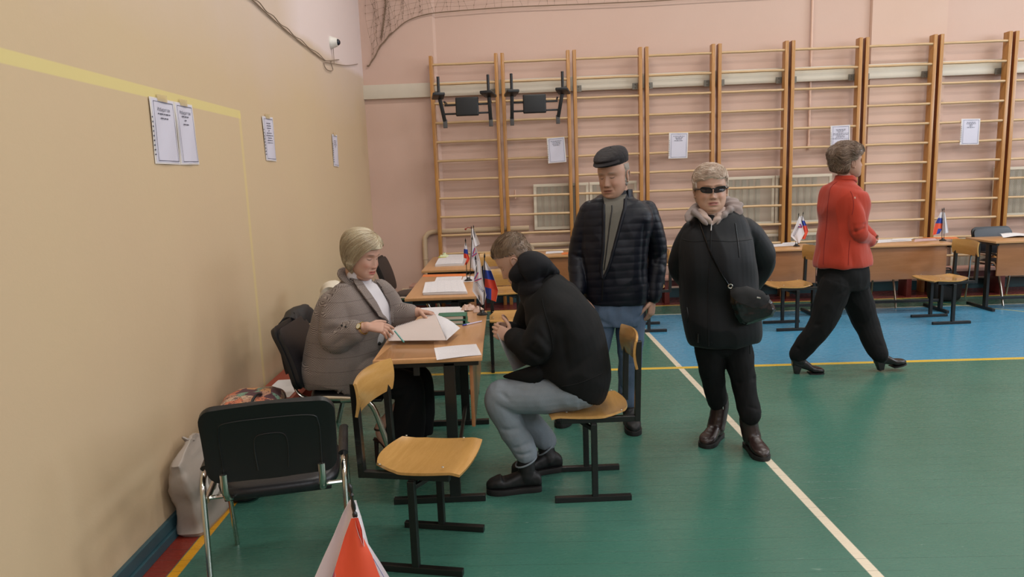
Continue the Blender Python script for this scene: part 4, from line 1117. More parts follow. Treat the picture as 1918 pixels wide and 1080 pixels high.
def head_matrix(c, yaw, pitch, roll=0, s=1.):
    f = fwd(yaw); r = rgt(yaw)
    M = Matrix(((r.x, f.x, 0), (r.y, f.y, 0), (0, 0, 1)))
    M = M@Matrix.Rotation(math.radians(-pitch), 3, 'X')@Matrix.Rotation(math.radians(roll), 3, 'Y')
    return Matrix.Translation(c)@M.to_4x4()@Matrix.Scale(s, 4)
def add_head(mb, M, q):
    grid_solid(mb, head_grid(q), M)
    for s in (-1, 1):
        ew = .0755*q.get('wide', 1.)
        Re = (M.to_3x3().normalized()@Matrix.Rotation(s*-.35, 3, 'Z')@Matrix.Rotation(-.15, 3, 'X'))
        mb.ball(M@V((s*ew, -.012, -.008)), V((.006, .016, .029))*M.median_scale, 14, 10, Re)
        P = [M@V((s*(ew+.007+.003*math.sin(t)), -.012+.017*math.cos(t)-.006*math.sin(t)*0, -.006+.028*math.sin(t))) for t in [x*PI/8*1.0-.9 for x in range(0, 12)]]
        mb.tube(P, .0040*M.median_scale, 8)
        mb.ball(M@V((s*(ew+.002), -.003, -.035)), .0075, 10, 8)
def face_color(q, M):
    Mi = M.inverted(); skin = rgb(q.get('skin', '#c99a80')); lip = rgb(q.get('lip', '#b0685c')); brow = rgb(q.get('brow', '#5a4030')); red = rgb(q.get('blush', '#c07f68')); lash = rgb('#2a1c18')
    def mixc(a, b, f): f = max(0, min(1, f)); return [a[i]+(b[i]-a[i])*f for i in range(3)]
    def fn(p):
        h = Mi@p; c = list(skin[:3]); x, y, z = h; ax = abs(x)
        n_ = noise.noise(p*22)*.5+.5; c = mixc(c, red, .25*n_)
        if abs(z) < .14 and ax < .11 and y > .0 and abs(y) < .16:
            c = mixc(c, red, .55*G2(ax, z, .045, -.035, .02, .018)+.5*G2(ax, z, 0, -.042, .014, .012))
            c = mixc(c, lip, 1.5*math.exp(-(ax/.0235)**4-((z+.073)/.0085)**4))
            c = mixc(c, rgb('#5a2a26'), .9*math.exp(-(ax/.0225)**6-((z+.0730)/.0018)**2))
            bz = .0245-.10*max(0, ax-.030)+.06*min(0, ax-.030)
            c = mixc(c, brow, 1.25*q.get('browk', .8)*math.exp(-((ax-.031)/.0165)**4-((z-bz)/.0036)**2))
            lz = -.0045 if q.get('down') else -.001
            lz += -.9*(ax-.031)**2/.031*(-1 if q.get('down') else 1)
            c = mixc(c, lash, .95*math.exp(-((ax-.031)/.0135)**6-((z-lz)/.0024)**2))
            if not q.get('down'):
                c = mixc(c, rgb('#c8beb6'), .8*math.exp(-((ax-.031)/.012)**6-((z+.0045)/.0028)**2)); c = mixc(c, lash, math.exp(-((ax-.031)/.0045)**4-((z+.004)/.0035)**4))
            c = mixc(c, rgb('#6a3a30'), .8*math.exp(-((ax-.0085)/.0035)**2-((z+.0515)/.0022)**2))
        if q.get('stubble') and y > -.05 and z < -.03 and h.length < .16: c = mixc(c, rgb(q['stubble']), .4)
        return c
    return fn
def skin_mat(name):
    t = NT(name); a = t.new('ShaderNodeVertexColor'); a.layer_name = 'tone'
    t.bump(t.noise(190, 3, .6, t.coord()), .10, .002)
    return t.out(a.outputs['Color'], .5, 0., .4, Subsurface_Weight=.05, Subsurface_Scale=.005)
M_skin = skin_mat('skin')
def hair_mat(name, c1, c2, c3=None, sc=(60, 60, 6), rough=.42):
    t = NT(name); co = t.coord(); v = t.scale(co, sc); n = t.noise(3., 4, .6, v, .6)
    t.bump(n, .6, .006)
    return t.out(t.ramp(n, [(.3, rgb(c1)), (.52, rgb(c2)), (.72, rgb(c3 or c2))]), rough, 0., .5, Anisotropic=.3)
def hair3(name, *cs): return [plain(name+'_%d' % i, c, .38, var=.12, scale=40, bump=.2, bscale=200) for i, c in enumerate(cs)]
def hand(mb, w, d, nrm, side, curls, s=1., thumb=(.5, .5), spread=.0):
    """w wrist, d finger direction, nrm palm normal, side=+1: thumb toward d x nrm"""
    w = V(w); d = V(d).normalized(); nrm = V(nrm); nrm = (nrm-d*nrm.dot(d)).normalized(); l = d.cross(nrm)*side
    mb.rings([(w+d*a*s-nrm*.002, l, nrm, rx*s, ry*s, .9) for a, rx, ry in ((-.03, .024, .019), (0, .025, .0175), (.025, .032, .017), (.055, .039, .0155), (.078, .040, .0135), (.09, .034, .010))], 20)
    L = (.072, .080, .075, .060); off = (.029, .010, -.010, -.029)
    for i in range(4):
        p = w+d*(.080-.004*abs(i-1.2))*s+l*off[i]*s; dd = (d+l*spread*(1.5-i)*.3).normalized(); P = [w+d*.05*s+l*off[i]*.8*s, p.copy()]; c = curls[i]; R = [.009*s, .0094*s]
        ax = None
        for f, k_ in ((.45, .8), (.30, 1.), (.25, .7)):
            ang = c*k_; dd = (dd*math.cos(ang)+nrm*math.sin(ang)).normalized(); nn = nrm
            p = p+dd*L[i]*f*s; P.append(p.copy()); R.append((.0088, .0080, .0066)[len(P)-3]*s)
            nrm_ = nrm
        mb.tube(P, R, 12); [mb.ball(a, r*1.0, 10, 8) for a, r in zip(P[1:], R[1:])]
    p = w+d*.022*s+l*.024*s; dd = (l*.75+d*.55+nrm*.25).normalized(); P = [w+d*.03*s, p.copy()]; R = [.014*s, .0125*s]
    for f, b in ((.040, 0), (.034, thumb[0]), (.027, thumb[1])):
        dd = (dd*math.cos(b)+(nrm*.5+d*.8).normalized()*math.sin(b)).normalized(); p = p+dd*f*s; P.append(p.copy()); R.append((.0112, .0102, .0080)[len(P)-3]*s)
    mb.tube(P, R, 12); [mb.ball(a, r, 10, 8) for a, r in zip(P[1:], R[1:])]
    return mb
def foot_m(heel, ang, pitch=0., roll=0.):
    return Matrix.Translation(heel)@Matrix.Rotation(math.radians(ang), 4, 'Z')@Matrix.Rotation(math.radians(-pitch), 4, 'Y')
ST = [(0, .022, .050), (.04, .030, .066), (.12, .034, .082), (.25, .034, .090), (.38, .035, .082), (.52, .040, .066), (.66, .045, .054), (.80, .045, .045), (.91, .036, .037), (.98, .02, .026), (1., .008, .016)]
def shoe(parent, M, L, mat, mat_sole, ankle=None, ar=.045, h=1., sole=.022, heel=0., name='shoe', laces=None, shaft_r=None, wide=1., toe=1.):
    """M: foot frame (x toward toe, origin under heel); ankle: world points of the collar"""
    mb = MB(); S = crom([tuple(map(float, s)) for s in ST], 4); R = []
    for t, hw, hh in S:
        z0 = sole+heel*max(0, 1-t/.62)**.7; hh *= h; hw *= wide
        if t > .7: hh *= toe
        R.append((M@V((t*L, 0, z0+hh/2)), M.to_3x3()@V((0, 1, 0)), M.to_3x3()@V((0, 0, 1)), hw, hh/2, .78))
    mb.rings(R, 24)
    if ankle: limb(mb, [M@V((.26*L, 0, sole+heel+.045))]+list(ankle), [ar*.95]+(shaft_r or [ar]*len(ankle)), 4)
    o = fuse(mb, name, mat, parent, .0045, 3, lambda p, n: .0015*noise.noise(p*40))
    sb = MB(); pts = []
    for t, hw, hh in S: pts.append((t*L, hw*1.05*wide+.002))
    out = [(x-.0, y) for x, y in pts]+[(x, -y) for x, y in reversed(pts)]
    if heel:
        k0 = [(x, y) for x, y in out if x >= L*.55]
        f = [(x, y) for x, y in pts if x >= L*.52]; oo = f+[(x, -y) for x, y in reversed(f)]; sb.prism(oo, sole*.9, M)
        for (x0, x1, y, zt) in ((.012, .062, .024, heel+sole+.012),):
            sb.add([M@V(p) for p in ((x0+.008, -y*.8, 0), (x1-.008, -y*.8, 0), (x1-.008, y*.8, 0), (x0+.008, y*.8, 0), (x0-.004, -y*1.2, zt), (x1+.012, -y*1.2, zt), (x1+.012, y*1.2, zt), (x0-.004, y*1.2, zt))], [(3, 2, 1, 0), (4, 5, 6, 7), (0, 1, 5, 4), (1, 2, 6, 5), (2, 3, 7, 6), (3, 0, 4, 7)])
    else: sb.prism(out, sole+.004, M)
    sb.build('sole', mat_sole, o, smooth=True, bevel=.003, world=False)
    so = o.children[0] if hasattr(o, 'children') and len(o.children) else [c for c in COL.objects if c.parent == o][0]
    if parent is not None:
        for v in so.data.vertices: v.co -= parent.location
    if laces:
        lb = MB()
        for i in range(4):
            t = .36+.075*i; w_ = .020; zz = sole+ (.084-.014*i)*h
            lb.tube([M@V((t*L, -w_, zz-.006)), M@V((t*L+.006, 0, zz+.003)), M@V((t*L, w_, zz-.006))], .0028, 6)
        lo = lb.build('laces', laces, o)
        if parent is not None:
            for v in lo.data.vertices: v.co -= parent.location
    return o
def folds(L, nz=.004, fr=14, st=(1, 1, 1), seed=0, extra=None):
    """L: (a, b, width, depth) creases between world points; plus soft noise"""
    L = [(V(a), V(b), w, d) for a, b, w, d in L]
    def fn(p, n):
        q = V((p.x*st[0], p.y*st[1], p.z*st[2]))*fr
        o = nz*(1-abs(noise.noise(q+V((seed, 0, 0))))*2.4)+nz*.6*noise.noise(q*2.3+V((0, seed, 3)))
        for a, b, w, d in L:
            ab = b-a; t = max(-.15, min(1.15, (p-a).dot(ab)/ab.length_squared)); e = 1-max(0, abs(t-.5)-.38)/.27; dist = (p-(a+ab*t)).length
            if dist < w*3: o += d*math.exp(-(dist/w)**2)*max(0, e)
        if extra: o += extra(p, n)
        return o
    return fn
def fabric(name, col, rough=.85, bump=.25, bscale=420, var=.12, sheen=.2, weave=None):
    if name in MATS: return MATS[name]
    t = NT(name); co = t.coord(); n = t.noise(7, 4, .6, co); f = t.noise(bscale, 2, .6, co)
    c = rgb(col); d = [x*(1-var*2) for x in c[:3]]+[1]
    cc = t.mix(t.math('ADD', t.math('MULTIPLY', n, .6), t.math('MULTIPLY', f, .4)), d, [min(1, x*(1+var)) for x in c[:3]]+[1])
    t.bump(f, bump, .002)
    MATS[name] = t.out(cc, rough, 0., .3, Sheen_Weight=sheen); return MATS[name]
M_denim = None
def denim(name, c1, c2):
    t = NT(name); co = t.coord(); n = t.noise(5, 4, .65, co); x, y, z = t.sep(co)
    tw = t.noise(60, 3, .7, t.scale(co, (1, 1, 1), rot=(0, .6, 0))); f = t.noise(500, 2, .5, co)
    cc = t.mix(t.math('MULTIPLY_ADD', n, 1.8, -.4, clamp=True), rgb(c1), rgb(c2)); cc = t.mix(t.math('MULTIPLY', f, .3), cc, rgb('#c0c6cc'))
    t.bump(t.math('ADD', f, t.math('MULTIPLY', tw, .8)), .3, .0025); return t.out(cc, .8, 0., .25)
M_rubber = plain('black_rubber_sole', '#161414', .6, var=.2)
M_blackshoe = plain('black_shoe', '#0f0f11', .55, var=.2, bump=.2, bscale=90)
M_blackcloth = fabric('black_trouser_cloth', '#0a0a0c', .85, .2, 420, .08, .0)
def hair_build(q, M, fn, mat, parent, flow, n=1200, length=(.03, .06), r=.0011, lift=(.0, .004), seed=1, nz=84, na=108, smooth=0, jitter=.25, name='hair', steps=6):
    """hair shell hugging the skull (fn = offset) with strands laid over it along flow(head-space point) -> direction"""
    roots = []
    def rec(p, a):
        o = fn(p, a)
        if o > .002: roots.append(None)
        else: roots.append(0)
        return o
    R = head_grid(q, nz=nz, na=na, hair=rec)
    flat = [p for row in R for p in row]; good = [p for p, f in zip(flat, roots) if f is None]
    mats = mat if isinstance(mat, list) else [mat]
    mb = MB(); mb.cur = len(mats)//2; grid_solid(mb, R, M)
    bv = BVHTree.FromPolygons([M@p for p in flat], [(i*na+j, i*na+(j+1) % na, (i+1)*na+(j+1) % na, (i+1)*na+j) for i in range(len(R)-1) for j in range(na)])
    rr = random.Random(seed); Mr = M.to_3x3(); Mi = M.inverted(); sc = M.median_scale
    for k in range(n):
        p = rr.choice(good)+V((rr.uniform(-.003, .003),)*3); L = rr.uniform(*length); st = L/steps; w = M@p; P = []; RR = []; jit = V((rr.gauss(0, jitter), rr.gauss(0, jitter), rr.gauss(0, jitter)*.6)); lf = rr.uniform(*lift)
        for i in range(steps+1):
            loc, nn, ix, ds = bv.find_nearest(w)
            if nn.dot(w-M@V((0, -.01, .0))) < 0: nn = -nn
            f = i/steps; w2 = loc+nn*(.0006+lf*(.3+f)); P.append(w2); RR.append(r*(1.1-f*.9)*sc)
            d = flow(Mi@w2)+jit*.5; d = (Mr@d).normalized(); d = (d-nn*d.dot(nn)*.85).normalized(); w = w2+d*st*sc
        mb.cur = min(len(mats)-1, int((noise.noise(P[0]*28)*.5+.5)*len(mats)*.9+rr.random()*len(mats)*.35))
        mb.tube(P, RR, 4, cap=False)
    return mb.build(name, mats, parent, world=True, angle=80)
# ================================================================== MAN IN FLAT CAP
y = 4.36
pr = empty('person', (at(1150, 800, y).x, y, 0), 0, 'standing man in a flat cap, open dark blue quilted jacket and blue jeans, looking down', 'person')
qm = dict(skin='#b08a76', blush='#a8735f', lip='#90604f', brow='#75685e', browk=.6, down=True, jaw=1.10, wide=1.03, cheek=1.2)
hd = -98                                   # body heading
HC = at(1149, 329, y-.02); HM = head_matrix(HC, -126, 7, 3, 1.10)
nb = at(1157, 388, y+.03); ch = at(1155, 440, y); wa = at(1152, 530, y); pl = at(1152, 585, y)
sl, sr = at(1101, 396, y+.0), at(1216, 395, y+.03)         # viewer-left, viewer-right shoulders
el, er = at(1083, 478, y+.02), at(1231, 480, y+.05)
wl, wr_ = at(1082, 548, y-.06), at(1222, 560, y-.02)
hl, hr = at(1127, 590, y), at(1180, 590, y); kl, kr = at(1112, 682, y-.02), at(1180, 668, y-.0); al, ar_ = V((atz(1074, 790).x, y+.18, .09)), at(1176, 755, y+.04)
mb = MB(); add_head(mb, HM, qm)
limb(mb, [HM@V((0, -.025, -.05)), HM@V((0, -.03, -.11)), nb+V((0, 0, -.01)), nb+V((0, 0, -.08))], [.058, .062, .066, .06])
limb(mb, [nb, ch, wa, pl], [.07, .08, .08, .08]); limb(mb, [sl, nb+V((0, 0, -.05)), sr], [.04, .05, .04])
limb(mb, [sl, el, wl], [.04, .034, .026]); limb(mb, [sr, er, wr_], [.04, .034, .027]); limb(mb, [hl, pl, hr], [.06, .08, .06])
limb(mb, [hl, kl, al], [.06, .045, .035]); limb(mb, [hr, kr, ar_], [.06, .045, .035])
hand(mb, at(1221, 561, y-.025), V((-.10, -.10, -1)), V((-.7, .5, 0)), -1, (.55, .6, .65, .7), 1.08, (.5, .5))
hand(mb, wl+V((0, 0, -.005)), V((.05, -.1, -1)), V((.6, .5, 0)), 1, (.5, .55, .6, .65), 1.05)
fuse(mb, 'body', M_skin, pr, .0027, 1, colfn=face_color(qm, HM))
# grey side hair below the cap
def hr_mask(p, a):
    back = p.y < .015; side = abs(p.x) > .045
    k = (1 if (p.z > -.06+.9*max(0, p.y) and p.y < .012 and p.z < .062) else 0)
    return .0045*k-.008*(1-k) + (.0015*noise.noise(p*300) if k else 0)
mbh = MB(); grid_solid(mbh, head_grid(qm, hair=hr_mask), HM)
mbh.build('hair', hair_mat('grey_short_hair', '#6c625a', '#8c8278', '#a89e92', sc=(90, 90, 40)), pr, world=True, angle=80)
# flat cap: crown puffed forward over a short stiff brim
M_cap2 = fabric('dark_plum_cap_cloth', '#1b1518', .75, .3, 500, .12, .05)
CT = Matrix.Translation((0, 0, .096))@Matrix.Rotation(-.10, 4, 'X')       # cap plane tilts down to the front
mb = MB(); R = []
for i in range(17):
    f = i/16; th = f*PI/2; z = .004+.056*math.sin(th)**.8; k = math.cos(th)**.42 if i < 16 else .02
    MM = HM@CT; R.append((MM@V((0, .010+.016*math.sin(th)*(1-f), z)), MM.to_3x3()@V((1, 0, 0)), MM.to_3x3()@V((0, 1, 0)), .090*k, .114*k, .9))
MM = HM@CT; R.insert(0, (MM@V((0, .0, -.030)), MM.to_3x3()@V((1, 0, 0)), MM.to_3x3()@V((0, 1, 0)), .083, .101, .92))
mb.rings(R, 44); Mi_ = MM.inverted()
for v in mb.v:
    p = Mi_@v; c_ = max(0, min(1, (p.y+.03)/.15))
    if p.z > 0: p.z *= 1-.72*c_**1.3
    p.x *= 1-.14*max(0, min(1, p.y/.12)); v[:] = MM@p
cap = fuse(mb, 'flat_cap', M_cap2, pr, .004, 4, lambda p, n: .0012*noise.noise(p*60))
G = []
for i in range(7):
    f = i/6; row = []
    for j in range(17):
        a = math.radians(30+120*j/16); x = math.cos(a)*(.088+.004*f); yv = .012+math.sin(a)*(.098+.040*f*math.sin((j/16)*PI)**.5); row.append(MM@V((x, yv, .0-.004*f-.010*f*f)))
    G.append(row)
MB().grid(G, .006).build('brim', M_cap2, cap, world=False, bevel=.0015)
bo = [c for c in COL.objects if c.parent == cap][0]
for v in bo.data.vertices: v.co -= pr.location
bt = MB().ball(MM@V((0, -.012, .0535)), .007, 10, 6).build('cap_button', M_cap2, cap)
for v in bt.data.vertices: v.co -= pr.location
# quilted jacket
M_navy = fabric('navy_quilted_nylon', '#090c19', .45, .12, 300, .12, .0)
mb = MB()
torso(mb, [(at(1152, 566, y), hd, .190, .135, .8), (at(1152, 545, y), hd, .198, .142, .8), (at(1150, 500, y), hd, .200, .145, .8), (at(1150, 450, y), hd, .210, .14, .8), (at(1154, 408, y), hd, .222, .128, .75), (at(1156, 388, y+.01), hd, .200, .110, .8), (at(1157, 374, y+.02), hd, .140, .09, .85), (at(1158, 365, y+.02), hd, .085, .078, .95), (at(1159, 356, y+.02), hd, .070, .072, 1)])
limb(mb, [sl+V((.02, 0, 0)), sl.lerp(el, .45), el, el.lerp(wl, .5), wl+V((0, 0, .02))], [.068, .066, .060, .056, .050])
limb(mb, [sr+V((-.02, 0, 0)), sr.lerp(er, .45), er, er.lerp(wr_, .5), wr_+V((0, 0, .02))], [.068, .068, .062, .058, .050])
def quilt(p, n):
    u = (p.z*1.0+.012*math.sin(p.x*6))/.046; s_ = abs(math.sin(PI*u)); return .0024*(s_**.45)-.001
jk = fuse(mb, 'quilted_jacket', M_navy, pr, .0055, 3, folds([(el+V((-.06, -.05, .02)), el+V((.04, -.06, -.02)), .014, -.008), (er+V((.06, -.05, .03)), er+V((-.05, -.06, -.02)), .014, -.008), (er+V((.06, -.05, -.06)), er+V((-.04, -.06, -.03)), .012, -.006),
    (at(1105, 425, y-.14), at(1112, 480, y-.14), .014, -.008), (at(1208, 425, y-.13), at(1204, 520, y-.13), .014, -.012), (at(1109, 470, y-.14), at(1112, 560, y-.14), .010, -.010)], .003, 9, (1, 1, 1), 1, quilt))
bv = bvh_of(jk)
M_gs = fabric('grey_fleece', '#6a665e', .9, .35, 350, .15)
M_zip = plain('black_zip', '#0c0c0e', .4)
sw = patch(bv, [((1130, 371), (1172, 364)), ((1132, 382), (1170, 376)), ((1134, 394), (1167, 388)), ((1134, 410), (1163, 402)), ((1133, 440), (1154, 436)), ((1131, 470), (1146, 468)), ((1129, 500), (1138, 500)), ((1128, 517), (1131, 518))], 'grey_sweater', M_gs, pr, 13, .005, -.004)
seamline(bv, [(1146, 386), (1146, 396), (1143, 415), (1140, 440), (1136, 470), (1132, 505)], .0045, 'sweater_zip', M_zip, pr, .008)
MB().tube([nb+V((0, 0, .035))+rgt(hd)*math.cos(t)*.066+fwd(hd)*(math.sin(t)*.070+.0)+V((0, 0, -.022*math.sin(t))) for t in [PI*2*i/28 for i in range(28)]], .017, 10, closed=True).build('sweater_collar', M_gs, pr, world=True)
MB_ = [((1131, 384), (1131, 396), (1131, 412), (1131, 440), (1130, 470), (1127, 500), (1128, 520)), ((1171, 374), (1170, 386), (1167, 402), (1158, 435), (1149, 468), (1140, 500), (1130, 522))]
for L in MB_: seamline(bv, L, .011, 'front_edge', M_navy, pr, .004)
seamline(bv, [(1129, 520), (1129, 540), (1128, 562)], .004, 'jacket_zip', M_zip, pr, .003)
# standing collar
mb = MB(); R = []
cc_ = at(1158, 366, y+.025)
for z, k in ((-.03, 1.08), (0, 1.0), (.035, .97)):
    for_ = [(cc_+V((0, 0, z))+rgt(hd)*math.cos(t)*.078*k+fwd(hd)*math.sin(t)*.078*k) for t in [math.radians(130+280*i/24) for i in range(25)]]; R.append(for_)
MB().grid(R, .012).build('collar', M_navy, pr, world=True, bevel=.004)
# jeans
M_jean = denim('blue_denim', '#213c5c', '#335478')
mb = MB(); torso(mb, [(at(1152, 548, y), hd, .165, .12, .85), (at(1152, 580, y), hd, .175, .13, .85), (at(1152, 606, y), hd, .16, .12, .85)])
limb(mb, [hl+V((.0, 0, -.02)), hl.lerp(kl, .5), kl, kl.lerp(al, .55), al+V((0, 0, .0))], [.088, .084, .068, .062, .060])
limb(mb, [hr+V((.005, 0, -.02)), hr.lerp(kr, .5)+V((.0, 0, 0)), kr, kr.lerp(ar_, .5), ar_+V((0, 0, .02))], [.092, .088, .074, .066, .060])
fuse(mb, 'jeans', M_jean, pr, .006, 3, folds([(kr+V((-.08, -.05, .03)), kr+V((.06, -.06, .05)), .012, -.007), (kr+V((-.07, -.06, -.03)), kr+V((.07, -.05, -.01)), .012, -.006), (ar_+V((-.06, -.05, .12)), ar_+V((.06, -.05, .09)), .012, -.008), (ar_+V((-.06, -.05, .06)), ar_+V((.06, -.05, .08)), .010, -.007),
    (hr+V((-.1, -.1, -.04)), hr+V((.07, -.1, .02)), .014, -.007), (hl+V((.08, -.1, -.06)), hl+V((-.05, -.1, .0)), .014, -.007)], .004, 12, (1, 1, .6), 2))
e = atz(1176, 797)
M_lace = plain('dark_laces', '#3a3a3c', .7)
shoe(pr, foot_m((ar_.x+.012, y+.10, 0), -92), .29, M_blackshoe, M_rubber, [ar_+V((0, .0, .02))], .047, sole=.028, laces=M_lace, wide=1.05, toe=1.3)
shoe(pr, foot_m((al.x+.03, y+.26, 0), -118), .29, M_blackshoe, M_rubber, [al+V((0, 0, .01))], .047, sole=.028, laces=M_lace, wide=1.05, toe=1.3)
# ================================================================== WOMAN IN DARK COAT
y = 3.97
pr = empty('person', (at(1350, 800, y).x, y, 0), 0, 'standing woman in sunglasses and a long dark blue hooded coat, hands behind her back', 'person')
qw = dict(skin='#b9947f', blush='#b07c68', lip='#a0625a', brow='#8a6a50', browk=.5, jaw=1.18, wide=1.06, cheek=1.5, nose=.9)
hd = -96
HC = at(1331, 355, y-.02); HM = head_matrix(HC, -99, -1, 2, 1.03)
nb = at(1335, 402, y+.02); ch = at(1345, 470, y); wa = at(1345, 560, y); pl = at(1347, 620, y)
sl, sr = at(1293, 434, y), at(1398, 428, y+.02)
el, er = at(1276, 500, y+.10), at(1428, 492, y+.12); wl, wr_ = at(1315, 560, y+.17), at(1385, 560, y+.18)
hl, hr = at(1328, 640, y), at(1378, 640, y)
kl, kr = at(1335, 705, y+.06), at(1392, 712, y-.02); al, ar_ = at(1345, 762, y+.13), at(1405, 785, y-.08)
mb = MB(); add_head(mb, HM, qw); mb.ball(HM@V((0, .03, -.112)), V((.052, .05, .028)), 16, 10, HM.to_3x3().normalized())
limb(mb, [HM@V((0, -.025, -.05)), HM@V((0, -.03, -.11)), nb, nb+V((0, 0, -.08))], [.052, .055, .06, .06])
limb(mb, [nb, ch, wa, pl], [.07, .08, .08, .08]); limb(mb, [sl, nb+V((0, 0, -.06)), sr], [.04, .05, .04])
limb(mb, [sl, el, wl], [.035, .032, .025]); limb(mb, [sr, er, wr_], [.035, .032, .025]); limb(mb, [hl, pl, hr], [.06, .08, .06])
limb(mb, [hl, kl, al], [.06, .045, .035]); limb(mb, [hr, kr, ar_], [.06, .045, .035])
hand(mb, wl, V((1, .25, -.2)), V((0, -1, 0)), 1, (.3, .35, .4, .4)); hand(mb, wr_, V((-1, .25, -.25)), V((0, 1, 0)), 1, (.3, .35, .4, .4))
fuse(mb, 'body', M_skin, pr, .0027, 1, colfn=face_color(qw, HM))
def hm(p, a):
    line = .056+.004*math.sin(p.x*70+1)
    if p.y > .0: inr = p.z > line-.5*max(0, abs(p.x)-.058)
    else: inr = p.z > (.0 if p.y > -.02 else -.06)
    if abs(p.x) > .060 and p.y < .040 and p.z > .0+.3*max(0, p.y): inr = True
    if not inr: return -.007
    return .007+.015*max(0, min(1, (p.z-.03)/.07))+.004*noise.noise(V((p.x*26+3, p.y*14, p.z*14)))
M_hw = hair3('greyish_blond_hair', '#7d6554', '#a68e7c', '#c2ad9c', '#d8cabd')
hair_build(qw, HM, hm, M_hw, pr, lambda p: V((-.9 if p.x > -.03 else -.2, .45 if p.y > 0 else -.6, -.35 if abs(p.x) > .05 else .0)) if p.z > .04 else V((0, -.35, -1)), 2600, (.03, .06), .0011, (.0, .006), 2)
# sunglasses
M_gl = plain('black_glasses_frame', '#0a0a0c', .2); M_lens = plain('smoked_lens', '#17161a', .06)
g = MB()
for s in (-1, 1):
    P = []
    for i in range(20):
        t_ = 2*PI*i/20; x = math.cos(t_); z = math.sin(t_); P.append(HM@V((s*.034+.0285*math.copysign(abs(x)**.6, x), .1045-.010*(abs(s*.034+.0285*x)/.06)**2, .0+.0130*math.copysign(abs(z)**.6, z)+.006*s*x)))
    g.tube(P, .0032, 8, closed=True)
    g.tube([HM@V((s*.062, .096, .007)), HM@V((s*.078, .080, .007)), HM@V((s*.083, .02, .004)), HM@V((s*.080, -.01, .0))], .0035, 8, ry=.0055)
g.tube([HM@V((-.008, .106, .004)), HM@V((0, .109, .007)), HM@V((.008, .106, .004))], .003, 8)
go = g.build('sunglasses', M_gl, pr, world=True)
for s in (-1, 1):
    P = []
    for q_ in range(4):
        k_ = q_/3; P.append([HM@V((s*.034+.027*k_*math.copysign(abs(math.cos(t_))**.6, math.cos(t_)), .1035-.010*(abs(s*.034+.027*k_*math.cos(t_))/.06)**2, .0118*k_*math.copysign(abs(math.sin(t_))**.6, math.sin(t_))+.006*s*k_*math.cos(t_))) for t_ in [2*PI*i/20 for i in range(21)]])
    l = MB().grid(P, .001).build('lens', M_lens, go, world=False)
    for v in l.data.vertices: v.co -= pr.location
# coat
M_coat = fabric('midnight_blue_coat', '#07090f', .6, .15, 260, .15, .05)
mb = MB()
torso(mb, [(at(1358, 640, y), hd, .185, .150, .75), (at(1357, 630, y), hd, .203, .165, .75), (at(1352, 600, y), hd, .212, .17, .8), (at(1346, 545, y), hd, .208, .165, .85), (at(1343, 490, y-.01), hd, .205, .165, .85), (at(1340, 450, y), hd, .20, .15, .85), (at(1341, 424, y), hd, .170, .12, .85), (at(1338, 407, y+.01), hd, .125, .10, .9), (at(1336, 396, y+.02), hd, .085, .085, 1)], 6)
limb(mb, [sl+V((.01, 0, .0)), sl.lerp(el, .5)+V((-.012, 0, 0)), el, el.lerp(wl, .5), wl], [.058, .070, .068, .062, .055])
limb(mb, [sr+V((-.01, 0, .0)), sr.lerp(er, .5)+V((.015, 0, 0)), er, er.lerp(wr_, .5), wr_], [.060, .072, .070, .062, .055])
coat = fuse(mb, 'coat', M_coat, pr, .006, 4, folds([(at(1284, 455, y-.1), at(1290, 520, y-.12), .014, -.010), (at(1412, 445, y-.06), at(1408, 530, y-.08), .016, -.012), (at(1300, 455, y-.2), at(1325, 447, y-.2), .010, -.006), (at(1300, 462, y-.2), at(1330, 470, y-.2), .012, -.006), (el+V((-.06, -.05, .03)), el+V((.04, -.06, .05)), .012, -.008), (er+V((.06, -.04, .03)), er+V((-.05, -.06, .05)), .012, -.008),
    (er+V((.05, -.04, .08)), er+V((-.05, -.06, .11)), .012, -.007), (at(1312, 480, y-.25), at(1345, 500, y-.25), .02, -.008), (at(1300, 520, y-.25), at(1310, 640, y-.25), .03, -.009), (at(1370, 500, y-.25), at(1380, 640, y-.25), .03, -.009), (at(1355, 470, y-.25), at(1400, 480, y-.25), .016, -.007)], .010, 5, (1, 1, .55), 4))
bv = bvh_of(coat)
seamline(bv, [(1333, 421), (1332, 440), (1331, 470), (1328, 520), (1327, 560), (1327, 610), (1328, 657)], .0035, 'front_placket', M_coat, pr, .001)
seamline(bv, [(1333, 420), (1332, 432)], .0035, 'zip_pull', plain('silver_zip_pull', '#a09c98', .3, 1.), pr, .006)
seamline(bv, [(1279, 448), (1300, 452), (1332, 450), (1370, 452), (1408, 448)], .0018, 'yoke_seam', M_coat, pr, .001)
seamline(bv, [(1377, 418), (1380, 440), (1383, 462), (1385, 482)], .0022, 'drawstring', M_zip, pr, .002)
seamline(bv, [(1287, 575), (1289, 590), (1287, 603)], .003, 'pocket_zip', M_zip, pr, .001)
q_ = hit(bv, 1287, 640, .004); MB().tube([q_, q_+V((-.002, 0, -.05))], .005, 8).build('hem_toggle', M_zip, pr, world=True)
q_ = hit(bv, 1404, 645, .004); MB().tube([q_, q_+V((.002, 0, -.05))], .004, 8).build('hem_toggle', M_zip, pr, world=True)
